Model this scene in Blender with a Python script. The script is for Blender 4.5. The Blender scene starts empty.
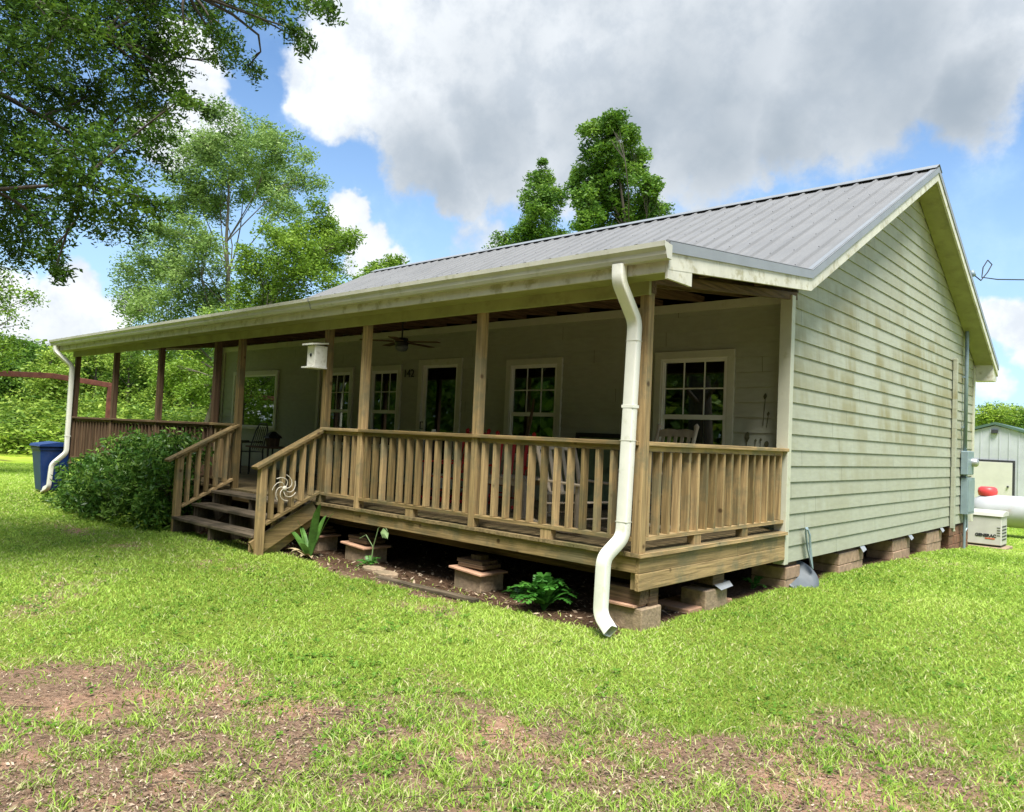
import bpy, math, random
import numpy as np
from mathutils import Vector, Matrix
R = math.radians
S = bpy.context.scene
COL = S.collection
random.seed(7)

# ---------------------------------------------------------------- camera
cd = bpy.data.cameras.new('camera'); cam = bpy.data.objects.new('camera', cd); COL.objects.link(cam)
r_, u_, f_ = Vector((0.7393, 0.67184, 0.04551)), Vector((-0.00583, -0.06119, 0.99811)), Vector((-0.67335, 0.73817, 0.04132))
mw = Matrix((r_, u_, -f_)).transposed().to_4x4(); mw.translation = Vector((3.525, -8.768, 1.605))
cam.matrix_world = mw
cd.sensor_width = 36.0; cd.lens = 754.52/1024*36; cd.clip_start = 0.05; cd.clip_end = 4000
S.camera = cam
S.view_settings.view_transform = 'Standard'; S.view_settings.look = 'None'
S.view_settings.gamma = 1; S.view_settings.use_curve_mapping = False
S.view_settings.exposure = 1.15
S.render.resolution_x = 1024; S.render.resolution_y = 812
try:
    S.cycles.max_bounces = 6; S.cycles.transparent_max_bounces = 12; S.cycles.use_denoising = True
except Exception: pass

# ---------------------------------------------------------------- node helpers
class NT:
    def __init__(s, tree): s.t = tree; s.n = tree.nodes; s.l = tree.links
    def add(s, typ, props=None, **ins):
        nd = s.n.new(typ)
        for k, v in (props or {}).items(): setattr(nd, k, v)
        for k, v in ins.items():
            key = int(k[1:]) if k[0] == 'i' and k[1:].isdigit() else k.replace('_', ' ')
            s.put(nd.inputs[key], v)
        return nd
    def put(s, sock, v):
        if isinstance(v, bpy.types.NodeSocket): s.l.new(v, sock)
        elif isinstance(v, bpy.types.Node): s.l.new(v.outputs[0], sock)
        else:
            if isinstance(v, (tuple, list)) and len(v) == 3 and sock.type == 'RGBA': v = (*v, 1)
            sock.default_value = v
    def math(s, op, a, b=0.0, c=0.0, clamp=False):
        nd = s.add('ShaderNodeMath', {'operation': op, 'use_clamp': clamp}, i0=a, i1=b)
        if op in ('MULTIPLY_ADD',): s.put(nd.inputs[2], c)
        return nd.outputs[0]
    def vmath(s, op, a, b=(0, 0, 0)):
        nd = s.add('ShaderNodeVectorMath', {'operation': op}, i0=a, i1=b)
        return nd.outputs['Value'] if op in ('DISTANCE', 'DOT_PRODUCT', 'LENGTH') else nd.outputs[0]
    def noise(s, vec, scale, detail=3.0, rough=0.55, dist=0.0):
        return s.add('ShaderNodeTexNoise', None, Vector=vec, Scale=scale, Detail=detail, Roughness=rough, Distortion=dist).outputs[0]
    def ramp(s, v, a, b, c=0.0, d=1.0, smooth=True):
        nd = s.add('ShaderNodeMapRange', {'interpolation_type': 'SMOOTHSTEP' if smooth else 'LINEAR'}, Value=v)
        for k, x in zip(('From Min', 'From Max', 'To Min', 'To Max'), (a, b, c, d)): nd.inputs[k].default_value = x
        return nd.outputs[0]
    def mix(s, f, a, b, mode='MIX'):
        nd = s.add('ShaderNodeMix', {'data_type': 'RGBA', 'blend_type': mode})
        s.put(nd.inputs[0], f); s.put(nd.inputs[6], a); s.put(nd.inputs[7], b)
        return nd.outputs[2]

# ---------------------------------------------------------------- sky and sun
SUN_EL, SUN_AZ = R(62), math.atan2(0.70, -0.72)        # azimuth measured from +Y towards +X
sx, sy = math.sin(SUN_AZ), math.cos(SUN_AZ)
W = bpy.data.worlds.new('World'); S.world = W; W.use_nodes = True
t = NT(W.node_tree); t.n.clear()
sky = t.add('ShaderNodeTexSky', {'sky_type': 'NISHITA', 'sun_disc': False, 'sun_elevation': SUN_EL, 'sun_rotation': SUN_AZ,
                                  'air_density': 1.0, 'dust_density': 0.6, 'ozone_density': 2.5})
gen = t.add('ShaderNodeTexCoord').outputs['Generated']
CLOUDS = [(-0.766,0.5,0.404,0.072,1),(-0.704,0.546,0.453,0.131,1),(-0.709,0.604,0.364,0.087,1),(-0.613,0.66,0.434,0.182,1),(-0.453,0.761,0.463,0.2,1),(-0.296,0.834,0.466,0.177,1),(-0.188,0.879,0.438,0.116,1),(-0.7,0.641,0.316,0.051,1),(-0.594,0.719,0.362,0.1,1),(-0.446,0.799,0.403,0.108,1),(-0.323,0.852,0.413,0.092,1),(-0.845,0.35,0.404,0.05,1),(-0.854,0.38,0.355,0.046,1),(-0.879,0.353,0.322,0.046,1),(-0.945,0.297,0.134,0.051,1),(-0.958,0.273,0.091,0.062,1),(-0.938,0.328,0.115,0.041,1),(-0.964,0.239,0.115,0.05,1),(-0.792,0.542,0.281,0.033,1),(-0.789,0.565,0.241,0.038,1),(-0.783,0.586,0.206,0.039,1),(-0.155,0.976,0.156,0.035,1),(-0.123,0.981,0.147,0.049,1),(-0.164,0.983,0.083,0.028,0.6),(-0.39,0.863,0.321,0.022,0.5),(-0.472,0.829,0.3,0.031,0.5),(-0.688,0.678,0.259,0.052,0.6)]
GREYS = [(-0.55,0.741,0.384,0.111,1),(-0.651,0.669,0.359,0.088,1),(-0.72,0.616,0.32,0.076,1),(-0.444,0.795,0.413,0.144,1),(-0.282,0.859,0.427,0.134,1),(-0.358,0.855,0.376,0.082,1),(-0.192,0.903,0.384,0.065,1),(-0.955,0.282,0.092,0.034,0.4)]
GREY2 = [(CLOUDS[3][0], CLOUDS[3][1], CLOUDS[3][2], .13, .62), (-.40, .80, .447, .14, .85), (-.25, .86, .44, .14, .75), (-.50, .70, .51, .10, .6), (-.30, .80, .52, .14, .7)]
nz = t.add('ShaderNodeTexNoise', None, Vector=gen, Scale=9.0, Detail=5.0, Roughness=0.6)
warp = t.vmath('SCALE', t.vmath('SUBTRACT', nz.outputs['Color'], (0.5, 0.5, 0.5))); warp.node.inputs['Scale'].default_value = 0.10
dirw = t.vmath('ADD', gen, warp)
def field(blobs, vec, lo_=0.35, hi_=1.35):
    acc = None
    for x, y, z, rr, w in blobs:
        v = t.ramp(t.vmath('DISTANCE', vec, (x, y, z)), rr*lo_, rr*hi_, w, 0.0)
        acc = v if acc is None else t.math('MAXIMUM', acc, v)
    return acc
cf = field(CLOUDS, dirw)
n1 = t.noise(gen, 14.0, 7.0, 0.6); n2 = t.noise(gen, 2.2, 4.0, 0.55)
front = t.ramp(t.vmath('DOT_PRODUCT', gen, tuple(f_)), 0.60, 0.80)               # outside the view the cloud cover is general
gencov = t.math('MULTIPLY', t.ramp(n2, 0.42, 0.60), t.math('SUBTRACT', 1.0, front))
cf = t.math('MAXIMUM', cf, gencov)
cov = t.ramp(t.math('ADD', cf, t.math('MULTIPLY', t.math('SUBTRACT', n1, 0.5), 1.1)), 0.30, 0.72)
haze = t.ramp(t.add('ShaderNodeSeparateXYZ', None, i0=gen).outputs[2], 0.0, 0.50, 0.62, 0.0)
skyc = t.mix(1.0, sky.outputs[0], (1.15, 1.42, 1.62), 'MULTIPLY')
skyc = t.mix(t.math('ADD', haze, t.ramp(n1, 0.45, 0.8, 0.03, 0.25)), skyc, (5.4, 7.5, 9.8))
g = t.math('MULTIPLY', field(GREYS+GREY2, dirw, 0.1, 1.9), t.ramp(t.noise(gen, 5.0, 4.0), 0.3, 0.7, 1.0, 0.72))
white = t.mix(t.ramp(n1, 0.35, 0.62), (6.2, 6.7, 7.3), (8.6, 8.9, 9.2))
cl = t.mix(g, white, (3.1, 3.65, 4.25))
allsky = t.mix(cov, skyc, cl)
bg = t.add('ShaderNodeBackground', None, Color=allsky, Strength=0.060)
out = t.add('ShaderNodeOutputWorld'); t.l.new(bg.outputs[0], out.inputs[0])
sd = bpy.data.lights.new('sun', 'SUN'); sd.energy = 3.9; sd.angle = R(24); sd.color = (1.0, 0.965, 0.91)
so = bpy.data.objects.new('sun', sd); COL.objects.link(so)
so.rotation_euler = Vector((sx*math.cos(SUN_EL), sy*math.cos(SUN_EL), math.sin(SUN_EL))).to_track_quat('Z', 'Y').to_euler()

# ---------------------------------------------------------------- materials
def lin(r, g, b):
    f = lambda c: (c/255)/12.92 if c <= 10 else (((c/255)+.055)/1.055)**2.4
    return (f(r), f(g), f(b))
MATS = {}
def mat(name, col, rough=0.6, var=0.12, scale=6.0, bump=0.0, stretch=(1, 1, 1), stain=None, stain_amt=0.0, stain_scale=1.5,
        stain_lo=0.5, metallic=0.0, spec=0.4, rnd=0.0, tint=None, transl=0.0, extra=None):
    m = bpy.data.materials.new(name); m.use_nodes = True; t = NT(m.node_tree); t.n.clear()
    pos = t.add('ShaderNodeNewGeometry').outputs['Position']
    vec = t.vmath('MULTIPLY', pos, stretch) if stretch != (1, 1, 1) else pos
    n = t.noise(vec, scale, 4.0, 0.6)
    lo = tuple(c*(1-var) for c in col); hi = tuple(c*(1+var) for c in col)
    c = t.mix(t.ramp(n, 0.3, 0.7), lo, hi)
    if tint:      # per-leaf tint attribute picks between colours
        a = t.add('ShaderNodeAttribute', {'attribute_name': 'tint'}).outputs['Fac']
        cr = t.n.new('ShaderNodeValToRGB'); el = cr.color_ramp.elements
        for i, tc in enumerate(tint):
            p = i/(len(tint)-1)
            e = el[i] if i < 2 else el.new(p)
            e.position = p; e.color = (*tc, 1)
        t.put(cr.inputs[0], a); c = cr.outputs[0]
    if stain:
        sn = t.noise(pos, stain_scale, 5.0, 0.65)
        c = t.mix(t.math('MULTIPLY', t.ramp(sn, stain_lo, stain_lo+.18), stain_amt), c, stain)
    if rnd:
        rr = t.add('ShaderNodeObjectInfo').outputs['Random']
        c = t.mix(1.0, c, t.add('ShaderNodeCombineColor', None, i0=t.ramp(rr, 0, 1, 1-rnd, 1+rnd, False), i1=t.ramp(rr, 0, 1, 1-rnd, 1+rnd, False), i2=t.ramp(rr, 0, 1, 1-rnd*1.2, 1+rnd*1.2, False)).outputs[0], 'MULTIPLY')
    if extra: c = extra(t, c, pos)
    p = t.add('ShaderNodeBsdfPrincipled', None, Base_Color=c, Roughness=rough, Metallic=metallic)
    p.inputs['Specular IOR Level'].default_value = spec
    if bump:
        b = t.add('ShaderNodeBump', None, Strength=min(1.0, bump), Distance=0.02, Height=n); t.l.new(b.outputs[0], p.inputs['Normal'])
    sh = p.outputs[0]
    if transl:
        tr = t.add('ShaderNodeBsdfTranslucent', None, Color=c)
        sh = t.add('ShaderNodeMixShader', None, i0=transl, i1=sh, i2=tr.outputs[0]).outputs[0]
    o = t.add('ShaderNodeOutputMaterial'); t.l.new(sh, o.inputs[0])
    MATS[name] = m; return m

def knots(t, c, pos):
    v = t.add('ShaderNodeTexVoronoi', {'feature': 'DISTANCE_TO_EDGE'}, Vector=pos, Scale=1.0)
    k = t.add('ShaderNodeTexVoronoi', None, Vector=pos, Scale=3.4).outputs['Distance']
    return t.mix(t.ramp(k, 0.04, 0.115, 0.85, 0.0), c, (0.05, 0.026, 0.010))
WOODC = (0.28, 0.195, 0.088)
for ax, st in (('x', (1.2, 26, 26)), ('y', (26, 1.2, 26)), ('z', (26, 26, 1.2))):
    mat('treated_wood_'+ax, WOODC, 0.75, 0.34, 1.6, 0.35, st, stain=(0.15, 0.135, 0.075), stain_amt=0.75, stain_scale=2.6, stain_lo=0.47, rnd=0.38, spec=0.25, extra=knots)
    mat('brown_wood_'+ax, (0.105, 0.066, 0.038), 0.75, 0.4, 1.6, 0.3, st, rnd=0.18, spec=0.2, extra=knots)
    mat('old_wood_'+ax, (0.125, 0.098, 0.065), 0.85, 0.45, 1.6, 0.4, st, stain=(0.04, 0.034, 0.022), stain_amt=0.8, stain_scale=3, stain_lo=0.45, rnd=0.12, spec=0.2)
mat('deck_wood', (0.19, 0.14, 0.068), 0.8, 0.35, 2.0, 0.35, (9, 1.5, 9), stain=(0.10, 0.10, 0.04), stain_amt=0.7, stain_scale=2.5, spec=0.25)
def siding_extra(t, c, pos):
    sep = t.add('ShaderNodeSeparateXYZ', None, i0=pos)
    x, y, z = sep.outputs
    row = t.math('FLOOR', t.math('DIVIDE', t.math('SUBTRACT', z, 0.304), 0.186))
    rv = t.add('ShaderNodeTexWhiteNoise', {'noise_dimensions': '1D'}); t.put(rv.inputs['W'], row)
    cv = t.add('ShaderNodeCombineXYZ', None, i0=x, i1=y, i2=t.math('MULTIPLY', row, 0.20)).outputs[0]
    blot = t.noise(t.vmath('MULTIPLY', cv, (1, .62, 1)), 1.5, 5.0, 0.70)
    fr = t.math('FRACT', t.math('DIVIDE', t.math('SUBTRACT', z, 0.304), 0.186))
    lowpart = t.ramp(t.math('ADD', fr, t.math('MULTIPLY', t.noise(pos, 6.0, 4.0), 0.7)), 0.55, 1.35, 1.0, 0.45)
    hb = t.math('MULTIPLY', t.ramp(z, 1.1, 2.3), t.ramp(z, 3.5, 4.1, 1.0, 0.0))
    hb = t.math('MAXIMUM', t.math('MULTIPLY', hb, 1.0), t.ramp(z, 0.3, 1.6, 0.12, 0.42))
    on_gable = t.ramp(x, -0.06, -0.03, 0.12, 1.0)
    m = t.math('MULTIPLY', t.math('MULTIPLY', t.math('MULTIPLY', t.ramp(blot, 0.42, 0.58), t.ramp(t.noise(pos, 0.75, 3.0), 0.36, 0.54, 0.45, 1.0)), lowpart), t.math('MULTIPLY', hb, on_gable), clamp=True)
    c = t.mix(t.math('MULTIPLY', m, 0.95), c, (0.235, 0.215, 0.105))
    pale = t.ramp(t.noise(t.vmath('MULTIPLY', cv, (1, 1, 3)), 3.0, 4.0), 0.5, 0.75, 0.0, 0.25)
    c = t.mix(pale, c, (0.43, 0.47, 0.40))
    row_top_dark = t.math('MULTIPLY', t.ramp(fr, 0.80, 1.0, 0.0, 0.35), t.ramp(t.noise(pos, 9.0, 4.0), 0.35, 0.6))  # patchy darker band along the top of each siding row
    c = t.mix(t.math('MULTIPLY', row_top_dark, on_gable), c, (0.12, 0.12, 0.06))
    along = t.math('ADD', t.math('ADD', x, y), t.math('MULTIPLY', rv.outputs[0], 3.66))
    seam = t.math('FRACT', t.math('DIVIDE', along, 3.66))
    nail = t.add('ShaderNodeTexVoronoi', None, Vector=t.add('ShaderNodeCombineXYZ', None, i0=t.math('MULTIPLY', along, 2.46), i1=0.5, i2=0.5).outputs[0], Scale=1.0)
    return t.mix(t.ramp(seam, 0.0012, 0.0024, 0.85, 0.0), c, (0.05, 0.055, 0.04))
mat('sage_siding', (0.345, 0.357, 0.272), 0.62, 0.06, 5.0, 0.08, (1, 1, 4), extra=siding_extra, spec=0.3)
mat('cream_trim', (0.50, 0.50, 0.39), 0.5, 0.06, 4.0, 0.03, stain=(0.30, 0.29, 0.14), stain_amt=0.5, stain_scale=4.0, stain_lo=0.55)
mat('soffit_board', (0.30, 0.30, 0.13), 0.6, 0.12, 3.0, 0.03, stain=(0.2, 0.19, 0.08), stain_amt=0.5, stain_scale=5.0)
mat('fascia_board', (0.56, 0.55, 0.45), 0.55, 0.1, 4.0, 0.03, (1, 1, .5), stain=(0.26, 0.23, 0.09), stain_amt=0.65, stain_scale=7.0, stain_lo=0.5)
mat('gutter_paint', (0.50, 0.50, 0.41), 0.4, 0.06, 3.0, 0.0, stain=(0.26, 0.26, 0.12), stain_amt=0.45, stain_scale=5, stain_lo=0.52)
mat('downspout_paint', (0.72, 0.72, 0.63), 0.35, 0.05, 5.0, 0.02, stain=(0.45, 0.46, 0.30), stain_amt=0.5, stain_scale=9.0, stain_lo=0.58)
def roofx(t, c, pos):
    n = t.noise(pos, 60.0, 2.0); n2 = t.noise(t.vmath('MULTIPLY', pos, (6, .5, .5)), 1.2, 4.0)
    c = t.mix(t.ramp(n, 0.60, 0.72, 0, 0.45), c, (0.09, 0.085, 0.075))
    return t.mix(t.ramp(n2, 0.5, 0.7, 0, 0.3), c, (0.115, 0.12, 0.12))
mat('galvanised_sheet', (0.185, 0.187, 0.185), 0.6, 0.06, 1.5, 0.0, metallic=0.1, extra=roofx)
mat('galvanised_trim', (0.25, 0.268, 0.275), 0.40, 0.06, 3, metallic=0.2)
mat('window_vinyl', (0.72, 0.72, 0.66), 0.4, 0.03, 3)
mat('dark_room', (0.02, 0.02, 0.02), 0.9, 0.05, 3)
mat('curtain', (0.20, 0.19, 0.16), 0.9, 0.4, 3.0, 0, (14, 1, .2))
mat('block_brown', (0.32, 0.215, 0.14), 0.9, 0.2, 12, 0.4, stain=(0.14, 0.10, 0.05), stain_amt=0.5, stain_scale=4, rnd=0.12)
mat('block_red', (0.21, 0.105, 0.06), 0.9, 0.25, 10, 0.4, stain=(0.09, 0.06, 0.035), stain_amt=0.5, stain_scale=4, rnd=0.12)
mat('block_grey', (0.30, 0.22, 0.14), 0.9, 0.2, 25, 0.5, stain=(0.12, 0.11, 0.06), stain_amt=0.6, stain_scale=3, rnd=0.1)
mat('clay_paver', (0.46, 0.27, 0.17), 0.85, 0.15, 9, 0.3, rnd=0.1)
mat('flashing', (0.42, 0.43, 0.42), 0.35, 0.1, 5, metallic=0.6)
mat('electric_grey', (0.22, 0.29, 0.31), 0.45, 0.08, 6, metallic=0.2)
mat('black_plastic', (0.02, 0.02, 0.022), 0.5, 0.1, 5)
mat('generator_paint', (0.50, 0.49, 0.44), 0.5, 0.06, 4)
mat('dark_print', (0.03, 0.03, 0.035), 0.6)
mat('red_print', (0.55, 0.10, 0.04), 0.6)
mat('tank_paint', (0.43, 0.44, 0.45), 0.35, 0.05, 3, stain=(0.35, 0.25, 0.15), stain_amt=0.4, stain_scale=2)
mat('tank_dirt', (0.26, 0.17, 0.09), 0.8, 0.2, 3)
mat('tank_red', (0.62, 0.06, 0.06), 0.4, 0.1, 3)
mat('shed_metal', (0.44, 0.455, 0.49), 0.5, 0.07, 2, metallic=0.1)
mat('shed_door', (0.50, 0.485, 0.44), 0.55, 0.05, 2)
mat('shed_roof', (0.07, 0.12, 0.09), 0.5, 0.1, 2)
mat('bin_blue', (0.010, 0.035, 0.14), 0.4, 0.12, 4)
mat('rust_steel', (0.14, 0.045, 0.032), 0.8, 0.3, 5, 0.2)
mat('red_paint', (0.42, 0.012, 0.008), 0.55, 0.2, 5)
mat('pale_wood', (0.33, 0.265, 0.18), 0.8, 0.2, 5, 0.2, rnd=0.1)
mat('black_iron', (0.012, 0.011, 0.012), 0.45, 0.1, 5)
mat('dark_olive_mark', (0.07, 0.07, 0.03), 0.8, 0.3, 20)
mat('white_paint', (0.74, 0.73, 0.66), 0.5, 0.07, 6, stain=(0.35, 0.33, 0.24), stain_amt=0.5, stain_scale=12)
mat('rusty_white', (0.55, 0.50, 0.40), 0.6, 0.2, 10)
mat('dish_grey', (0.10, 0.115, 0.125), 0.45, 0.1, 5)
mat('picture_art', (0.10, 0.14, 0.07), 0.6, 0.4, 6)
mat('bark', (0.06, 0.05, 0.038), 0.9, 0.35, 5, 0.6, (3, 3, .6))
mat('bark_pale', (0.13, 0.115, 0.085), 0.9, 0.3, 5, 0.5, (3, 3, .6))
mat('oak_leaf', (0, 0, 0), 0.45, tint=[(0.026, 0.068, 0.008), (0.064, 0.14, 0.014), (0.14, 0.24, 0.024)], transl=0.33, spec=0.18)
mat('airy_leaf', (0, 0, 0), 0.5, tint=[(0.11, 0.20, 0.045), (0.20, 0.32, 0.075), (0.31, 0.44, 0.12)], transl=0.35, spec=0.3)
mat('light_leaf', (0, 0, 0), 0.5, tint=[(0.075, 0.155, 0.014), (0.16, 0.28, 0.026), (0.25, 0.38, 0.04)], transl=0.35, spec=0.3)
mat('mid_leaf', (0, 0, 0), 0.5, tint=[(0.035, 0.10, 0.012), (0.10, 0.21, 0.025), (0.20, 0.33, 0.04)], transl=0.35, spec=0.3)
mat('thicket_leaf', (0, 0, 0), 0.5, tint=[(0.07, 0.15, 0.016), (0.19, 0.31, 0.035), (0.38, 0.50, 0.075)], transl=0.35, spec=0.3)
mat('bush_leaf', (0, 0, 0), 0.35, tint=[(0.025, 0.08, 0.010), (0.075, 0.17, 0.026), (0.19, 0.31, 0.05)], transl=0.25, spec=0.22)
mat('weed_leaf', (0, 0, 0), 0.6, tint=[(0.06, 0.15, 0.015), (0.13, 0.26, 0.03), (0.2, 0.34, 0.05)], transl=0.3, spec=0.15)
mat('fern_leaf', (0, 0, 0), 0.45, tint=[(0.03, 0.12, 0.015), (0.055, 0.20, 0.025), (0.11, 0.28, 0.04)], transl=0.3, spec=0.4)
mat('grass_blade', (0, 0, 0), 0.55, tint=[(0.17, 0.29, 0.035), (0.33, 0.50, 0.068), (0.48, 0.64, 0.12), (0.58, 0.55, 0.30)], transl=0.4, spec=0.25)
mat('leaf_litter', (0, 0, 0), 0.85, tint=[(0.07, 0.045, 0.028), (0.18, 0.125, 0.08), (0.33, 0.25, 0.17), (0.55, 0.46, 0.34)], spec=0.2)
mat('cable', (0.015, 0.015, 0.017), 0.6)

def glass_mat():
    m = bpy.data.materials.new('window_glass'); m.use_nodes = True; t = NT(m.node_tree); t.n.clear()
    fr = t.add('ShaderNodeFresnel', None, IOR=1.5).outputs[0]
    a = t.add('ShaderNodeBsdfTransparent', None, Color=(0.55, 0.6, 0.57)); b = t.add('ShaderNodeBsdfGlossy', None, Roughness=0.015, Color=(0.9, 0.95, 0.9))
    o = t.add('ShaderNodeOutputMaterial')
    t.l.new(t.add('ShaderNodeMixShader', None, i0=t.math('MULTIPLY_ADD', fr, 2.3, 0.03), i1=a.outputs[0], i2=b.outputs[0]).outputs[0], o.inputs[0])
    MATS['window_glass'] = m
glass_mat()

# ---------------------------------------------------------------- mesh builder
class MB:
    def __init__(s): s.v = []; s.f = []
    def add(s, vs, fs):
        b = len(s.v); s.v += [tuple(v) for v in vs]; s.f += [tuple(i+b for i in f) for f in fs]; return s
    def box(s, x0, x1, y0, y1, z0, z1, M=None):
        vs = [Vector((x, y, z)) for z in (z0, z1) for x, y in ((x0, y0), (x1, y0), (x1, y1), (x0, y1))]
        if M: vs = [M @ v for v in vs]
        return s.add(vs, [(0, 3, 2, 1), (4, 5, 6, 7), (0, 1, 5, 4), (1, 2, 6, 5), (2, 3, 7, 6), (3, 0, 4, 7)])
    def beam(s, a, b, w, h, up=(0, 0, 1)):
        """board from a to b, w sideways, h along up, centred"""
        a = Vector(a); b = Vector(b); d = (b-a).normalized(); up = Vector(up)
        side = d.cross(up)
        if side.length < 1e-4: side = Vector((1, 0, 0))
        side.normalize(); u = side.cross(d).normalized()
        vs = [p + side*sx*w/2 + u*su*h/2 for p in (a, b) for sx, su in ((-1, -1), (1, -1), (1, 1), (-1, 1))]
        return s.add(vs, [(0, 1, 2, 3), (7, 6, 5, 4), (0, 4, 5, 1), (1, 5, 6, 2), (2, 6, 7, 3), (3, 7, 4, 0)])
    def tube(s, pts, r, n=8, flat=1.0, cap=True, side0=None):
        pts = [Vector(p) for p in pts]; rs = r if isinstance(r, (list, tuple)) else [r]*len(pts)
        base = len(s.v); prev = Vector(side0) if side0 else None
        for i, p in enumerate(pts):
            d = (pts[min(i+1, len(pts)-1)] - pts[max(i-1, 0)]).normalized()
            if prev is None:
                prev = d.cross(Vector((0, 0, 1)))
                if prev.length < 1e-3: prev = Vector((1, 0, 0))
            prev = (prev - d*prev.dot(d))
            if prev.length < 1e-4: prev = Vector((0, 1, 0)) - d*d.y
            prev.normalize(); o = d.cross(prev)
            for k in range(n):
                a = 2*math.pi*(k+.5)/n
                s.v.append(tuple(p + prev*math.cos(a)*rs[i] + o*math.sin(a)*rs[i]*flat))
        for i in range(len(pts)-1):
            for k in range(n):
                a = base+i*n+k; b = base+i*n+(k+1) % n
                s.f.append((a, b, b+n, a+n))
        if cap: s.f.append(tuple(base+k for k in range(n))[::-1]); s.f.append(tuple(base+(len(pts)-1)*n+k for k in range(n)))
        return s
    def prism(s, prof, axis, a, b):
        """closed profile extruded along axis; profile in the two other coordinates in order"""
        def P(q, t):
            if axis == 'x': return (t, q[0], q[1])
            if axis == 'y': return (q[0], t, q[1])
            return (q[0], q[1], t)
        n = len(prof); vs = [P(q, a) for q in prof]+[P(q, b) for q in prof]
        fs = [(i, (i+1) % n, (i+1) % n+n, i+n) for i in range(n)] + [tuple(range(n))[::-1], tuple(range(n, 2*n))]
        return s.add(vs, fs)
    def lathe(s, prof, c, n=20, M=None):
        """profile of (radius, z) round a vertical axis at c"""
        base = len(s.v)
        for r, z in prof:
            for k in range(n):
                a = 2*math.pi*k/n; v = Vector((r*math.cos(a), r*math.sin(a), z))
                if M: v = M @ v
                s.v.append((v.x+c[0], v.y+c[1], v.z+c[2]))
        for i in range(len(prof)-1):
            for k in range(n):
                a = base+i*n+k; b = base+i*n+(k+1) % n
                s.f.append((a, b, b+n, a+n))
        return s
    def build(s, name, m, parent=None, bevel=0.0, smooth=False):
        me = bpy.data.meshes.new(name)
        org = world_loc(parent) if parent else None
        vs = s.v
        if parent is not None:
            vs = [(x-org.x, y-org.y, z-org.z) for x, y, z in vs]; loc = Vector((0, 0, 0))
        else:
            a = np.array(vs); loc = Vector(((a[:, 0].min()+a[:, 0].max())/2, (a[:, 1].min()+a[:, 1].max())/2, a[:, 2].min()))
            vs = [(x-loc.x, y-loc.y, z-loc.z) for x, y, z in vs]
        me.from_pydata(vs, [], s.f); me.update()
        me.materials.append(MATS[m])
        if smooth: me.polygons.foreach_set('use_smooth', [True]*len(me.polygons))
        o = bpy.data.objects.new(name, me); COL.objects.link(o)
        if parent: o.parent = parent
        else: o.location = loc
        if bevel:
            b = o.modifiers.new('bevel', 'BEVEL'); b.width = bevel; b.segments = 1; b.limit_method = 'ANGLE'
        return o
def world_loc(o):
    l = Vector((0, 0, 0))
    while o is not None: l += o.location; o = o.parent
    return l
def tag(o, label=None, cat=None, group=None, kind=None):
    for k, v in (('label', label), ('category', cat), ('group', group), ('kind', kind)):
        if v: o[k] = v
    return o
def empty(name, loc, label, cat, group=None):
    o = bpy.data.objects.new(name, None); COL.objects.link(o); o.location = loc; o.empty_display_size = .2
    return tag(o, label, cat, group)
def copy_part(o, parent, d):
    c = o.copy(); COL.objects.link(c); c.parent = parent; c.location = o.location + Vector(d); return c
def copy_tree(o, parent=None):
    c = o.copy(); COL.objects.link(c); c.parent = parent
    for ch in [x for x in o.children]: copy_tree(ch, c)
    return c

# fast mesh from numpy (all leaves or blades of one plant, one litter layer)
def np_mesh(name, V, F, m, tint=None, parent=None, smooth=False):
    """V (n,3); F (k,4) quads or tuple(loops, starts)"""
    me = bpy.data.meshes.new(name)
    org = world_loc(parent) if parent else Vector((0, 0, 0))
    V = V - np.array([org.x, org.y, org.z])
    me.vertices.add(len(V)); me.vertices.foreach_set('co', V.astype(np.float32).ravel())
    if isinstance(F, tuple): loops, starts = F
    else: loops = F.ravel(); starts = np.arange(len(F))*F.shape[1]
    me.loops.add(len(loops)); me.loops.foreach_set('vertex_index', loops.astype(np.int32))
    me.polygons.add(len(starts)); me.polygons.foreach_set('loop_start', starts.astype(np.int32))
    if smooth: me.polygons.foreach_set('use_smooth', np.ones(len(starts), dtype=bool))
    me.update(calc_edges=True); me.validate()
    if tint is not None:
        a = me.attributes.new('tint', 'FLOAT', 'POINT'); a.data.foreach_set('value', tint.astype(np.float32))
    me.materials.append(MATS[m])
    o = bpy.data.objects.new(name, me); COL.objects.link(o)
    if parent: o.parent = parent
    return o
# value noise
def vnoise(x, y, s, seed=0):
    x = np.asarray(x)*s+seed*17.3; y = np.asarray(y)*s+seed*5.7
    xi = np.floor(x).astype(np.int64); yi = np.floor(y).astype(np.int64); fx = x-xi; fy = y-yi
    def h(a, b):
        v = np.sin(a*127.1+b*311.7+seed*74.7)*43758.5453; return v-np.floor(v)
    fx = fx*fx*(3-2*fx); fy = fy*fy*(3-2*fy)
    return (h(xi, yi)*(1-fx)+h(xi+1, yi)*fx)*(1-fy)+(h(xi, yi+1)*(1-fx)+h(xi+1, yi+1)*fx)*fy
def fbm(x, y, s, seed=0, o=4):
    return sum(vnoise(x, y, s*2**i, seed+i)*0.5**i for i in range(o))/sum(0.5**i for i in range(o))
def sstep(v, a, b):
    q = np.clip((v-a)/(b-a), 0, 1); return q*q*(3-2*q)

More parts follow.
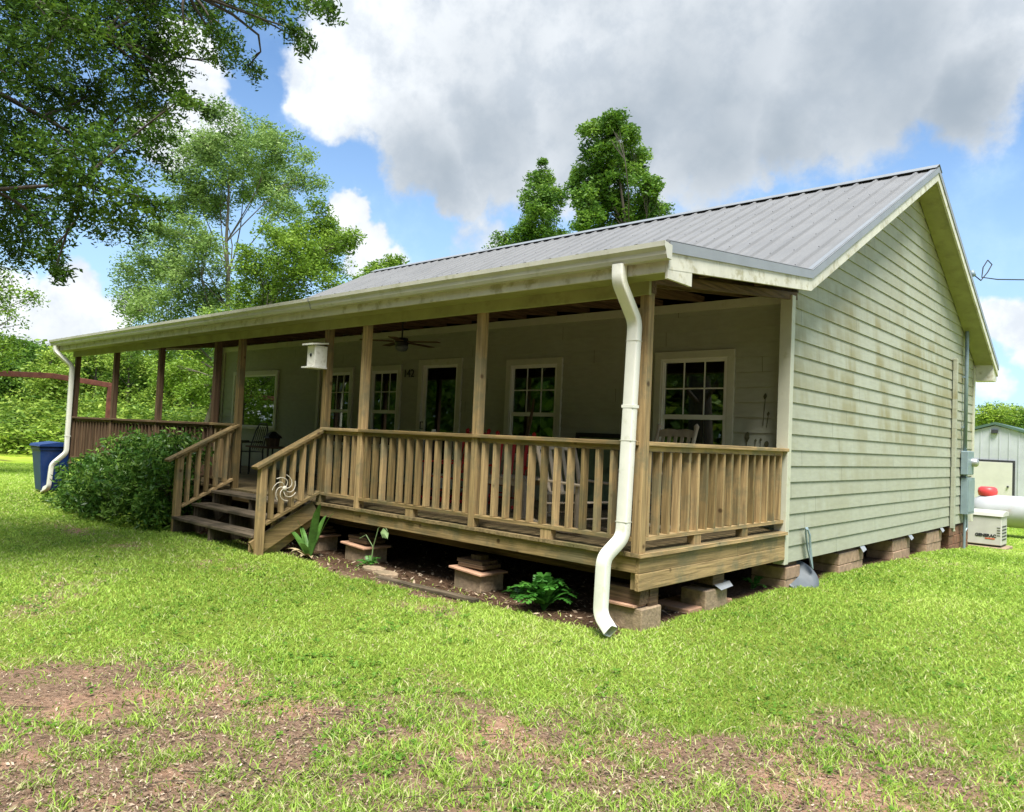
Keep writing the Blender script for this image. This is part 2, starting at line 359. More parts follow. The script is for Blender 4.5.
# ---------------------------------------------------------------- ground
def gz(x, y):
    x = np.asarray(x, float); y = np.asarray(y, float)
    yy = np.clip(y, 0, 11)
    z = -0.0030*yy**2
    z = z + 0.08*np.exp(-((x+6)/3.5)**2-((y+4.6)/1.3)**2) + 0.03*(fbm(x, y, 0.35, 3, 3)-0.5)*2*sstep(np.hypot(x, y+3), 1, 6)
    return z
def g0(x, y): return float(gz(x, y))
def bare_amount(x, y):
    x = np.asarray(x, float); y = np.asarray(y, float)
    s = 0.6*x-0.8*(y+5.2)-0.12
    n = fbm(x, y, 0.9, 11, 4); n2 = fbm(x, y, 3.3, 21, 3)
    edge = sstep(s+(n-0.5)*1.5+(n2-.5)*.9, -0.45, 1.1)
    left = sstep(-x*0.8-0.6*(y+6.2)-0.2, -0.6, 0.9)
    patch = sstep(n*0.55+n2*0.45+left*0.16, 0.42, 0.60)
    a = edge*np.clip(0.36+0.34*patch+0.46*left, 0, .97)
    # thin spot further out to the left and beside the house end
    a = np.maximum(a, 0.6*np.exp(-(((x+7.4)/2.0)**2+((y+5.0)/0.26)**2)**1)*sstep(n2, 0.3, 0.6))
    a = np.maximum(a, 0.45*sstep(fbm(x, y, 0.5, 41, 4), 0.62, 0.72)*sstep(n2, 0.35, 0.6))
    # bare earth under the porch and house
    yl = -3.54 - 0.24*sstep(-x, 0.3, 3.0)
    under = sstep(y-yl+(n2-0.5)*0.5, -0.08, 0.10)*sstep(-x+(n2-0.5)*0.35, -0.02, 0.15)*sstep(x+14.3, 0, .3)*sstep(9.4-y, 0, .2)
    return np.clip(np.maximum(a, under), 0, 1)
def axis(lo, hi, c0, c1, step, grow):
    a = list(np.arange(c0, c1+1e-6, step)); d = step
    while a[-1] < hi: d *= grow; a.append(a[-1]+d)
    d = step
    while a[0] > lo: d *= grow; a.insert(0, a[0]-d)
    return np.array(a)
xs = axis(-1500, 1500, -7.5, 5.0, 0.045, 1.10); ys = axis(-1500, 1500, -8.4, -0.6, 0.045, 1.10)
X, Y = np.meshgrid(xs, ys); Z = gz(X, Y)
bare = bare_amount(X, Y)
Z = Z + 0.012*(fbm(X, Y, 6, 5, 3)-0.5)*sstep(20-np.hypot(X, Y), 0, 5)
nx, ny = len(xs), len(ys)
idx = np.arange(nx*ny).reshape(ny, nx)
F = np.stack([idx[:-1, :-1], idx[:-1, 1:], idx[1:, 1:], idx[1:, :-1]], -1).reshape(-1, 4)
def soil_mat():
    m = bpy.data.materials.new('lawn_soil'); m.use_nodes = True; t = NT(m.node_tree); t.n.clear()
    pos = t.add('ShaderNodeNewGeometry').outputs['Position']
    b = t.add('ShaderNodeAttribute', {'attribute_name': 'tint'}).outputs['Fac']
    n1 = t.noise(pos, 1.3, 5.0, 0.6); n2 = t.noise(pos, 28.0, 5.0, 0.7); n3 = t.noise(pos, 0.35, 4.0)
    soil = t.mix(t.ramp(n2, 0.3, 0.7), (0.16, 0.10, 0.064), (0.36, 0.24, 0.16))
    clay = t.mix(t.ramp(n2, 0.3, 0.7), (0.32, 0.185, 0.115), (0.50, 0.31, 0.205))
    soil = t.mix(t.ramp(n1, 0.50, 0.60), soil, clay)
    sep = t.add('ShaderNodeSeparateXYZ', None, i0=pos)
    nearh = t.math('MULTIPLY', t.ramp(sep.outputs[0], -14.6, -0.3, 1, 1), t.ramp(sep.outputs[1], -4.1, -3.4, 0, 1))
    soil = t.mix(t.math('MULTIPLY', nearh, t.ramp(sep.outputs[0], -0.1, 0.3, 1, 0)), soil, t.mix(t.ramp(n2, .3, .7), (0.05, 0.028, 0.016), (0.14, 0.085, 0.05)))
    turf = t.mix(t.ramp(n2, 0.3, 0.7), (0.15, 0.20, 0.03), (0.26, 0.32, 0.05))
    far = t.mix(t.ramp(t.noise(pos, 0.6, 5.0, 0.7), 0.35, 0.65), (0.27, 0.40, 0.03), (0.42, 0.52, 0.07))
    dist = t.ramp(t.vmath('LENGTH', t.vmath('SUBTRACT', pos, (3.5, -8.8, 0))), 14, 26)
    turf = t.mix(dist, turf, far)
    turf = t.mix(t.ramp(n3, 0.5, 0.75, 0, 0.35), turf, (0.26, 0.25, 0.08))
    c = t.mix(t.ramp(t.math('ADD', b, t.math('MULTIPLY', t.math('SUBTRACT', n2, 0.5), 0.9)), 0.10, 0.60), turf, soil)
    p = t.add('ShaderNodeBsdfPrincipled', None, Base_Color=c, Roughness=0.95); p.inputs['Specular IOR Level'].default_value = 0.1
    bp = t.add('ShaderNodeBump', None, Strength=1.0, Distance=0.05, Height=n2); t.l.new(bp.outputs[0], p.inputs['Normal'])
    o = t.add('ShaderNodeOutputMaterial'); t.l.new(p.outputs[0], o.inputs[0]); MATS['lawn_soil'] = m
soil_mat()
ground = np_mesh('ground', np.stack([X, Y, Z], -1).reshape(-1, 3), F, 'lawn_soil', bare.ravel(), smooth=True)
tag(ground, kind='structure')

# grass blades, thinning with distance, absent where the soil is bare
rng = np.random.default_rng(5)
CX, CY = 3.525, -8.768
def scatter(n, r0, r1, spread=0.93):
    ang = math.atan2(0.738, -0.673) + (rng.random(n)-0.5)*2*spread
    rad = r0+(r1-r0)*rng.random(n)**1.25
    return CX+rad*np.cos(ang), CY+rad*np.sin(ang), rad
def blades(n, r0, r1, hscale, keep, name, mt='grass_blade', wscale=1.0):
    x, y, rad = scatter(n, r0, r1)
    k = rng.random(n) < keep(x, y, rad)
    inside = (x < -0.05) & (x > -14.1) & (y > -3.25) & (y < 9.4)
    k &= ~inside
    x, y, rad = x[k], y[k], rad[k]; n = len(x)
    patch = fbm(x, y, 1.1, 61, 4)
    h = hscale*(0.022+0.045*rng.random(n)**1.3)*(0.65+0.9*patch)*(1+rad/45)
    w = wscale*(0.0014+0.0014*rng.random(n))*(1+rad/5.5)
    a = rng.random(n)*2*np.pi; lean = h*(0.35+1.5*rng.random(n)); la = rng.random(n)*2*np.pi
    z = gz(x, y)-0.004
    dx, dy = np.cos(a)*w, np.sin(a)*w; lx, ly = np.cos(la)*lean, np.sin(la)*lean
    B = np.stack([x, y, z], 1)
    up = np.stack([lx*0.28, ly*0.28, h*0.6], 1); tip = np.stack([lx, ly, h], 1); D = np.stack([dx, dy, 0*dx], 1)
    V = np.stack([B-D, B+D, B+up-D*0.75, B+up+D*0.75, B+tip], 1).reshape(-1, 3)
    base = (np.arange(n)*5)[:, None]
    loops = (base+np.array([0, 1, 3, 2, 2, 3, 4])).ravel(); starts = (np.arange(n)[:, None]*7+np.array([0, 4])).ravel()
    tint = np.clip(0.36+0.55*(fbm(x, y, 0.45, 71, 4)-0.5)*2+rng.normal(0, 0.17, n), 0, 1)
    dry = 0.03+0.10*sstep(fbm(x, y, .8, 75, 4), .5, .68)+0.14*sstep(bare_amount(x, y), .05, .4)
    tint = np.where(rng.random(n) < dry, 0.95, np.clip(tint, 0, 0.78))
    return tag(np_mesh(name, V, (loops, starts), mt, np.repeat(tint, 5)), 'bright green lawn grass covering the yard around the house', 'grass', kind='stuff')
def keep_lawn(x, y, rad):
    b = bare_amount(x, y)+0.35*(fbm(x, y, 9, 81, 2)-0.5)
    return 0.05+0.95*(1-sstep(b+0.30*(fbm(x, y, 3.5, 83, 3)-0.5), 0.02, 0.80))
blades(1300000, 1.2, 30, 0.44, keep_lawn, 'lawn_grass')
# tufts standing in the bare soil
def tuftmask(x, y, rad):
    c = vnoise(x, y, 6.5, 91)*.7+vnoise(x, y, 15, 92)*.3; return (.08+.92*sstep(c, 0.46, 0.74))*sstep(fbm(x, y, 1.4, 93, 3), 0.30, 0.62)*(bare_amount(x, y) > 0.2)*(y < -3.9)
o = blades(420000, 1.2, 9, .66, tuftmask, 'tuft_grass'); o['label'] = 'loose green grass tufts growing through the bare soil in the foreground'
# dead leaves and mulch chips
def litter(n, sel, r0, r1, name, label, size):
    x, y, rad = scatter(n, r0, r1); k = rng.random(n) < sel(x, y); x, y = x[k], y[k]; n = len(x)
    L = size*(0.5+1.3*rng.random(n)**2); Wd = L*(0.12+0.4*rng.random(n)); a = rng.random(n)*6.283
    z = gz(x, y)+0.006+0.012*rng.random(n); tx = rng.normal(0, 0.35, n)*L; ty = rng.normal(0, 0.35, n)*Wd
    ux, uy = np.cos(a), np.sin(a)
    P = np.stack([x, y, z], 1); U = np.stack([ux*L, uy*L, tx], 1); Vv = np.stack([-uy*Wd, ux*Wd, ty], 1)
    V = np.stack([P-U, P-Vv+U*0.1, P+U, P+Vv-U*0.1], 1).reshape(-1, 3)
    tint = np.repeat(np.clip(rng.beta(1.3, 1.7, n), 0, 1), 4)
    return tag(np_mesh(name, V, np.arange(n*4).reshape(n, 4), 'leaf_litter', tint), label, 'leaf litter', kind='stuff')
litter(330000, lambda x, y: (bare_amount(x, y)*0.95+0.04)*(y < -3.95)*(.35+.65*sstep(fbm(x, y, 1.2, 101, 3), 0.25, 0.6)), 1.2, 9, 'leaf_litter', 'dry tan and brown leaf litter scattered on the bare foreground soil', 0.0085)
litter(30000, lambda x, y: (x < 0.1)*(x > -6)*(y > -4.1)*(y < -1.5)*sstep(bare_amount(x, y), .3, .8), 5, 14, 'mulch_chips', 'brown mulch and leaf chips along the front of the porch', 0.022)

# twigs, pebbles and broad leaved weeds on the thin ground
def sticks(n, name, label):
    x, y, rad = scatter(n, 1.2, 8); k = rng.random(n) < bare_amount(x, y)*(y < -4); x, y = x[k], y[k]; mb = MB()
    for i in range(len(x)):
        a = rng.random()*6.28; l = .03+.10*rng.random()**2; z = g0(x[i], y[i])+.012; c, s = math.cos(a)*l, math.sin(a)*l
        mb.tube([(x[i]-c, y[i]-s, z), (x[i]+rng.normal(0, .006), y[i]+rng.normal(0, .006), z+.006), (x[i]+c, y[i]+s, z)], .0022, 4)
    return tag(mb.build(name, 'old_wood_x'), label, 'twigs', kind='stuff')
sticks(900, 'fallen_twigs', 'small fallen twigs lying on the thin soil in the foreground')
def weeds(n):
    x, y, rad = scatter(n, 1.2, 14); k = (rng.random(n) < sstep(fbm(x, y, 1.7, 121, 3), .48, .6)*(1-.9*sstep(bare_amount(x, y), .5, .9))) & ~((x < .1) & (y > -3.9)); x, y = x[k], y[k]; n = len(x); m = 7
    xx = np.repeat(x, m)+rng.normal(0, .022, n*m); yy = np.repeat(y, m)+rng.normal(0, .022, n*m); L = .008+.009*rng.random(n*m); a = rng.random(n*m)*6.28; z = gz(xx, yy)+.018+.018*rng.random(n*m)
    P = np.stack([xx, yy, z], 1); U = np.stack([np.cos(a)*L, np.sin(a)*L, rng.normal(0, .3, n*m)*L], 1); V2 = np.stack([-np.sin(a)*L*.7, np.cos(a)*L*.7, rng.normal(0, .3, n*m)*L], 1)
    V = np.stack([P-U, P-V2, P+U, P+V2], 1).reshape(-1, 3); t = np.repeat(np.clip(rng.normal(.35, .2, n*m), 0, 1), 4)
    return tag(np_mesh('lawn_weeds', V, np.arange(n*m*4).reshape(-1, 4), 'weed_leaf', t), 'low broad leaved weeds scattered through the lawn grass', 'weeds', kind='stuff')
weeds(6000)

# ---------------------------------------------------------------- house
L = 14.0; DEP = 9.48; YR = 4.65; ZR = 6.264; SL = 0.52; YB = -0.557; ZB = 3.556; YE = 9.86; XO = 0.382; LO = -14.382
YF = -3.56; SP = 0.1168
def zmain(y): return ZR-SL*abs(y-YR)
def zporch(y): return ZB+SP*(y-YB)
house = empty('house', (-7, 4.7, 0), 'long green sided house with a metal gable roof on block piers', 'house')
E0, DZ = 0.304, 0.186
WIN = [(-1.88, -0.74, 1.24, 2.83), (-4.60, -3.47, 1.24, 2.83), (-8.17, -7.20, 1.24, 2.83), (-9.60, -8.66, 1.24, 2.83)]
PIC = (-13.42, -11.42, 1.52, 2.85)
DOOR = (-6.72, -5.62, 0.68, 2.90)
def siding(holes, a0f, a1f, ztop, put, name):
    mb = MB(); z = E0
    while z < ztop-0.01:
        z1 = min(z+DZ, ztop)
        cuts = sorted({z, z1} | {c for h in holes for c in (h[2], h[3]) if z < c < z1})
        for q0, q1 in zip(cuts[:-1], cuts[1:]):
            lo0, hi0, lo1, hi1 = a0f(q0), a1f(q0), a0f(q1), a1f(q1)
            if hi0-lo0 < .02: continue
            spans = [(lo0, hi0, lo1, hi1)]
            for h in sorted(holes):
                if h[2] < (q0+q1)/2 < h[3]:
                    l = spans.pop(); spans += [(l[0], h[0], l[2], h[0]), (h[1], l[1], h[1], l[3])]
            o = lambda q: 0.018-0.015*(q-z)/DZ
            for s in spans:
                vs = [put(s[0], q0, o(q0)), put(s[1], q0, o(q0)), put(s[3], q1, o(q1)), put(s[2], q1, o(q1))]
                mb.add(vs, [(0, 1, 2, 3)])
                if q0 == z: mb.add([put(s[0], z, 0.001), put(s[1], z, 0.001), put(s[1], z, 0.018), put(s[0], z, 0.018)], [(0, 1, 2, 3)])
        z = z1
    return mb.build(name, 'sage_siding', house)
cm = 0.045
holes = [(a+cm, b-cm, c+cm, d-cm) for a, b, c, d in WIN+[PIC]]+[(DOOR[0]+cm, DOOR[1]-cm, DOOR[2]-.1, DOOR[3]-cm)]
siding(holes, lambda z: -L+.0, lambda z: 0.0, 3.46, lambda a, z, o: (a, -o, z), 'wall')
def glo(z): return max(-0.12, YR-(ZR-0.10-z)/SL)
def ghi(z): return min(DEP, YR+(ZR-0.10-z)/SL)
for sx_, xx in ((1, 0.0), (-1, -L)):
    siding([], glo, ghi, 6.10, lambda a, z, o: (xx+sx_*o, a, z), 'wall')
MB().box(-L, 0, DEP-.02, DEP, E0, 3.6).build('wall', 'sage_siding', house)
# sheathing and floor inside, so the rooms behind the glass are dark
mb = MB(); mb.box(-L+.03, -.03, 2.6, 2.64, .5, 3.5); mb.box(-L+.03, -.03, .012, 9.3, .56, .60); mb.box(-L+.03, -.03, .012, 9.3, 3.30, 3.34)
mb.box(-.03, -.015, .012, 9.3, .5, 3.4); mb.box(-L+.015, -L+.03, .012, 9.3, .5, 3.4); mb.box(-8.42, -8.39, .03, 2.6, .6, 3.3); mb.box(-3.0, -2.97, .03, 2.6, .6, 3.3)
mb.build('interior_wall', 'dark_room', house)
mb = MB(); mb.box(-L+.05, -.05, .05, .09, .33, .56); mb.box(-L+.05, -.05, 4.7, 4.75, .33, .56); mb.box(-L+.05, -.05, 9.35, 9.4, .33, .56); mb.box(-L+.03, -.0, .03, .1, 0.31, .33)
for k in range(28): mb.box(-.3-k*.5, -.26-k*.5, .1, 9.3, .36, .555)
mb.build('floor_joists', 'brown_wood_y', house)
# corner boards, frieze, skirting
mb = MB(); mb.box(-.10, .040, -.22, -.12, .29, 3.40); mb.box(-.10, -.002, -.12, 0.0, .29, 3.42); mb.build('corner_trim', 'cream_trim', house, .003)
mb = MB(); mb.box(-L-.04, -L+.10, -.035, .0, .29, 3.46); mb.build('corner_trim', 'cream_trim', house, .003)
mb = MB(); mb.box(0, .04, DEP-.09, DEP+.02, .29, 3.5); mb.build('corner_trim', 'cream_trim', house, .003)
mb = MB(); mb.box(-L+.1, -.10, -.034, 0, 3.345, 3.455); mb.build('frieze_trim', 'cream_trim', house, .003)
mb = MB(); mb.box(-9.90, -9.81, -.034, 0, .31, 3.34); mb.build('joint_trim', 'cream_trim', house, .003)

def window(x0, x1, z0, z1, kind):
    tr = MB(); w = .095
    tr.box(x0, x1, -.042, 0, z1-w, z1); tr.box(x0, x0+w, -.040, 0, z0+w*.6, z1-w); tr.box(x1-w, x1, -.040, 0, z0+w*.6, z1-w); tr.box(x0-.02, x1+.02, -.060, 0, z0, z0+w*.6)
    o = tr.build('window', 'cream_trim', house, .003)
    a0, a1, b0, b1 = x0+w, x1-w, z0+w*.6, z1-w
    fr = MB(); v = .032
    for bx in ((a0, a1, b1-v, b1), (a0, a1, b0, b0+v), (a0, a0+v, b0+v, b1-v), (a1-v, a1, b0+v, b1-v)): fr.box(bx[0], bx[1], -.030, .03, bx[2], bx[3])
    fr.build('frame', 'window_vinyl', o)
    i0, i1, j0, j1 = a0+v, a1-v, b0+v, b1-v
    gl = MB(); gl.box(i0, i1, .012, .016, j0, j1); gl.build('pane', 'window_glass', o)
    if kind == 'sash':
        mid = z1-.86; s = MB()
        s.box(i0, i1, -.018, .012, mid-.03, mid+.03); s.box(i0, i1, -.012, .010, j1-.02, j1); s.box(i0, i0+.02, -.012, .01, mid+.03, j1-.02); s.box(i1-.02, i1, -.012, .01, mid+.03, j1-.02)
        s.box(i0, i0+.025, -.002, .01, j0, mid-.03); s.box(i1-.025, i1, -.002, .01, j0, mid-.03); s.box(i0, i1, -.002, .01, j0, j0+.03)
        s.build('sash', 'window_vinyl', o)
        m = MB(); zz = (mid+.03+j1-.02)/2
        for k in (1, 2):
            xx = i0+(i1-i0)*k/3; m.box(xx-.008, xx+.008, .002, .010, mid+.03, j1-.02); m.box(xx-.006, xx+.006, .018, .024, j0+.03, mid-.03)
        m.box(i0+.02, i1-.02, .001, .009, zz-.008, zz+.008)
        m.build('glazing_bars', 'window_vinyl', o)
    return o
for w_ in WIN: window(*w_, 'sash')
window(*PIC, 'pic')
for w_ in WIN[2:]:
    mb = MB(); n = 16; xa, xb = w_[0]+.15, w_[1]-.15
    for k in range(n):
        xx = xa+(xb-xa)*k/n; dd = .02*math.sin(k*1.9); mb.box(xx, xx+(xb-xa)/n*.62, .12+dd, .125+dd, 1.3, 2.75)
    mb.build('curtain', 'curtain', house)
# door with glass
x0, x1, z0, z1 = DOOR; d = MB(); d.box(x0, x0+.10, -.040, 0, z0, z1-.1); d.box(x1-.10, x1, -.040, 0, z0, z1-.1); d.box(x0, x1, -.042, 0, z1-.1, z1)
dr = d.build('door', 'cream_trim', house, .003)
mb = MB(); a0, a1, b1 = x0+.10, x1-.10, z1-.1
mb.box(a0, a0+.09, -.005, .03, z0, b1); mb.box(a1-.06, a1, -.005, .03, z0, b1); mb.box(a0+.09, a1-.06, -.005, .03, b1-.05, b1); mb.box(a0+.09, a1-.06, -.005, .03, z0, z0+.25)
mb.build('frame', 'window_vinyl', dr)
mb = MB(); mb.box(a0+.09, a1-.06, .012, .016, z0+.25, b1-.05); mb.build('pane', 'window_glass', dr)
mb = MB(); mb.tube([(a0+.045, -.005, 1.68), (a0+.045, -.06, 1.68), (a0+.045, -.06, 1.80), (a0+.045, -.005, 1.80)], .010, 6); mb.build('handle', 'black_iron', dr)

# ---- roof
def ribbed(pts, x0, x1, name, parent):
    """sheet with ribs every 0.229 m running up the slope; pts (y,z) polyline"""
    px = []; x = x0; P = 0.3048
    prof = [(0, 0), (.070, 0), (.078, .004), (.090, .004), (.098, 0), (.115, 0), (.132, .034), (.162, .034), (.179, 0), (.215, 0), (.223, .004), (.235, .004), (.243, 0)]
    while x < x1:
        for dx, dz in prof:
            if x+dx < x1: px.append((x+dx, dz))
        x += P
    px.append((x1, 0)); mb = MB(); n = len(px)
    for (y, z) in pts: mb.v += [(a, y, z+dz) for a, dz in px]
    for j in range(len(pts)-1):
        for i in range(n-1): a = j*n+i; mb.f.append((a, a+1, a+1+n, a+n))
    return mb.build(name, 'galvanised_sheet', parent)
roof = ribbed([(YF-.02, zporch(YF-.02)), (-2.6, zporch(-2.6)), (-1.6, zporch(-1.6)), (YB, ZB), (1.2, zmain(1.2)), (2.9, zmain(2.9)), (YR, ZR)], LO, XO, 'roof', house)
ribbed([(YR, ZR), (YE, zmain(YE))], LO, XO, 'rear_slope', roof)
mb = MB(); t_ = .045
mb.add([(x, y, z-t_) for x in (LO+.01, XO-.01) for y, z in ((YF+.04, zporch(YF+.04)), (YB, ZB), (YR, ZR), (YE-.02, zmain(YE-.02)))], [(0, 1, 5, 4), (1, 2, 6, 5), (2, 3, 7, 6)])
mb.build('roof_deck', 'brown_wood_x', roof)
mb = MB()
for i in range(48):
    xx = LO+.149+i*.3048
    if xx > XO: break
    for yy in (-3.50, -2.9, -2.2, -1.5, -.8, -.3, .4, 1.1, 1.8, 2.5, 3.2, 3.9, 4.4):
        zz = (zporch(yy) if yy < YB else zmain(yy))+.034
        mb.box(xx-.006, xx+.006, yy-.006, yy+.006, zz-.002, zz+.005)
tag(mb.build('screws', 'dark_print', roof), kind='stuff')
# ridge cap with closed flashing lip
mb = MB()
for s in (1, -1):
    a = (YR, ZR+.066); b = (YR+s*.165, ZR+.064-.165*SL-.004); c = (YR+s*.17, ZR+.050-.165*SL)
    for p, q in ((a, b), (b, c)): mb.add([(LO-.02, *p), (XO+.02, *p), (XO+.02, *q), (LO-.02, *q)], [(0, 1, 2, 3)])
mb.build('ridge_cap', 'galvanised_trim', roof)
def rake(xin, xout, m, dtop, dbot, name, y0=YF+.02, trim=False, parent=roof):
    """band following the whole roof edge from the gutter over the ridge to the rear eave"""
    P = [(y0, zporch(y0)), (YB, ZB), (YR, ZR), (YE, zmain(YE))]
    mb = MB(); n = len(P)
    for x in (xin, xout):
        for k, (y, z) in enumerate(P):
            mb.v += [(x, y, z+dtop), (x, y, z-dbot)]
    o = 2*n
    for k in range(n-1):
        a = 2*k
        mb.f += [(a, a+1, a+3, a+2), (o+a, o+a+2, o+a+3, o+a+1), (a, a+2, o+a+2, o+a), (a+1, o+a+1, o+a+3, a+3)]
    mb.f += [(0, o, o+1, 1), (2*n-2, 2*n-1, o+2*n-1, o+2*n-2)]
    return mb.build(name, m, parent)
for s, xe in ((1, XO), (-1, LO)):
    rake(xe-s*.03, xe+s*.0, 'fascia_board', -.03, .205, 'rake_board')
    rake(xe-s*.075, xe+s*.014, 'galvanised_trim', .026, -.020, 'rake_flashing')
    rake(xe+s*.002, xe+s*.014, 'galvanised_trim', .024, .070, 'rake_flashing')
    mb = MB()     # soffit under the rake overhang
    xa, xb = (0.022, XO-.03) if s > 0 else (LO+.03, -L-.022)
    for P in (((YB+.5, zmain(YB+.5)), (YR, ZR)), ((YR, ZR), (YE-.05, zmain(YE-.05)))):
        (ya, za), (yb, zb) = P; mb.add([(x, y, z-.17-e) for e in (0, .012) for x in (xa, xb) for y, z in ((ya, za), (yb, zb))], [(0, 1, 3, 2), (4, 6, 7, 5), (0, 4, 5, 1), (2, 3, 7, 6), (0, 2, 6, 4), (1, 5, 7, 3)])
    mb.build('rake_soffit', 'soffit_board', roof)
    mb = MB(); zz = zmain(YE); mb.prism([(DEP+.02, zz-.32), (YE-.01, zz-.32), (YE-.01, zz-.05), (DEP+.02, zz+.05)], 'x', xa-.02 if s > 0 else xa+.02, xb if s > 0 else xa+.34)
    mb.build('eave_return', 'fascia_board', roof)
# rear eave board
MB().box(LO+.03, XO-.03, YE-.03, YE-.005, zmain(YE)-.30, zmain(YE)-.03).build('fascia', 'fascia_board', roof)
MB().box(LO+.03, -.02, DEP+.01, YE-.03, zmain(YE)-.30, zmain(YE)-.288).build('soffit', 'soffit_board', roof)
# front fascia, soffit, gutter
MB().box(LO+.03, XO-.03, -3.545, -3.52, 2.985, zporch(-3.54)-.04).build('fascia', 'fascia_board', roof)
MB().box(LO+.03, XO-.03, -3.52, -3.30, 2.985, 2.997).build('soffit', 'soffit_board', roof)
mb = MB(); mb.prism([(-3.545, 2.93), (-3.16, 2.93), (-3.16, 3.05), (-3.545, 3.05)], 'x', XO-.027, XO-.002); mb.build('eave_return', 'fascia_board', roof)
mb = MB(); gp = [(-3.548, 3.19), (-3.548, 3.075), (-3.620, 3.075), (-3.635, 3.105), (-3.640, 3.135), (-3.665, 3.165), (-3.668, 3.205), (-3.655, 3.205), (-3.655, 3.168), (-3.630, 3.138), (-3.624, 3.108), (-3.615, 3.082), (-3.552, 3.082), (-3.552, 3.19)]
mb.prism(gp, 'x', LO-.03, XO+.03)
for xe in (LO-.03, XO+.03): mb.prism([(-3.548, 3.19), (-3.548, 3.075), (-3.620, 3.075), (-3.635, 3.105), (-3.640, 3.135), (-3.665, 3.165), (-3.668, 3.205)], 'x', xe-.003, xe+.003)
gt = mb.build('gutter', 'gutter_paint', roof)
mb = MB(); mb.prism([(q[0]-(.003 if q[0] < -3.55 else 0), q[1]-(.003 if q[1] < 3.09 else 0)) for q in gp[:7]]+[(-3.548, 3.205)], 'x', -4.62, -4.60); mb.build('gutter_seam', 'galvanised_trim', gt)
# exposed porch rafters
rf = MB(); rf.prism([(-3.16, zporch(-3.16)-.17), (-.0, 3.46), (0.0, 3.53), (-.55, zporch(-.55)-.05), (-3.16, zporch(-3.16)-.05)], 'x', -.02, .02)
r0 = rf.build('porch_rafter', 'brown_wood_y', roof)
for k in range(1, 24): copy_part(r0, roof, (-.61*k, 0, 0))
mb = MB(); mb.box(-.0, .36, -2.4, -2.36, zporch(-2.4)-.15, zporch(-2.4)-.05); mb.box(0, .36, -1.2, -1.16, zporch(-1.2)-.15, zporch(-1.2)-.05); mb.build('outrigger', 'brown_wood_x', roof)
# downspouts
def downspout(pts, name='downspout'):
    mb = MB(); pts = [Vector(p) for p in pts]; sm = [pts[0]]
    for i in range(1, len(pts)-1):          # rounded elbows
        a, b, c = pts[i-1], pts[i], pts[i+1]; d = min(.07, (a-b).length*.45, (c-b).length*.45)
        p = b+(a-b).normalized()*d; q = b+(c-b).normalized()*d
        for k in range(7): u = k/6; sm.append(p*(1-u)**2+b*2*u*(1-u)+q*u*u)
    sm.append(pts[-1])
    n = 20; prof = []
    for k in range(n):
        a = 2*math.pi*k/n; c, s = math.cos(a), math.sin(a)
        prof.append((math.copysign(abs(c)**.28, c)*.055, math.copysign(abs(s)**.28, s)*.042))
    base0 = Vector((1, 0, 0))
    for inner in (1, .93):
        b = len(mb.v); side = base0.copy()
        for i, p in enumerate(sm):
            d = (sm[min(i+1, len(sm)-1)]-sm[max(i-1, 0)]).normalized(); side = (side-d*side.dot(d)).normalized(); o = d.cross(side)
            for (u, v) in prof: mb.v.append(tuple(p+side*u*inner+o*v*inner))
        for i in range(len(sm)-1):
            for k in range(n): a = b+i*n+k; c = b+i*n+(k+1) % n; mb.f.append((a, c, c+n, a+n))
    o = mb.build(name, 'downspout_paint', house, smooth=True)
    return o
ds = downspout([(-.05, -3.60, 3.08), (-.05, -3.60, 2.94), (-.045, -3.345, 2.64), (-.085, -3.345, .80), (-.12, -3.56, .64), (-.13, -3.56, .17), (.02, -3.62, .075)])
mb = MB()
mb.box(-.120, -.002, -3.389, -3.298, 1.90, 1.925)
mb.build('strap', 'downspout_paint', ds)
mb = MB()      # sleeve seams where the pipe sections slot together
for z in (2.47, 1.62, .93): xc = -.045-(2.64-z)*.0217; mb.box(xc-.057, xc+.057, -3.389, -3.301, z, z+.005)
mb.build('seam', 'gutter_paint', ds)
ds = downspout([(-14.16, -3.60, 3.08), (-14.16, -3.60, 2.96), (-13.92, -3.345, 2.66), (-13.92, -3.345, .86), (-14.06, -3.56, .60), (-14.08, -3.58, .14), (-14.36, -3.60, .05)])
mb = MB()
mb.box(-13.978, -13.862, -3.389, -3.298, 1.2, 1.22)
mb.build('strap', 'downspout_paint', ds)

# ---------------------------------------------------------------- porch
YP = -3.23; DK = 0.671; HR = DK+0.95
porch = empty('porch', (-7, -1.6, 0), 'long covered wooden porch with railings and square posts along the house front', 'porch')
mb = MB(); x = 0.045; k = 0
while x > -14.0:
    x2 = max(x-.1385, -14.0); j = random.uniform(-.006, .006)
    mb.box(x2+.005, x, YP-.060+j, (-.045 if x < -.1 else -.222), DK-.032+j*.2, DK+j*.2); x = x2; k += 1
mb.build('deck_boards', 'deck_wood', porch)
MB().box(.046, .070, YP-.060, -.222, DK-.034, DK-.001).build('edge_board', 'treated_wood_y', porch)
for xa, xb in ((-.0, -4.0), (-4.003, -9.0), (-9.003, -14.0)):
    MB().box(xb, xa, YP-.030, YP+.005, .500, .636).build('rim_joist', 'treated_wood_x', porch, .003)
MB().box(.0, .038, YP-.030, -1.42, .500, .636).build('rim_joist', 'treated_wood_y', porch, .003)
MB().box(.0, .038, -1.417, -.222, .500, .636).build('rim_joist', 'treated_wood_y', porch, .003)
MB().box(-.002, .040, YP-.032, -.222, .352, .497).build('rim_joist', 'treated_wood_y', porch, .003)
MB().box(-14.0, -13.965, YP, -.045, .5, .636).build('rim_joist', 'treated_wood_y', porch)
mb = MB()
for k in range(28): mb.box(-.55-k*.5, -.51-k*.5, YP-.007, -.05, .50, .636)
mb.build('joists', 'brown_wood_y', porch)
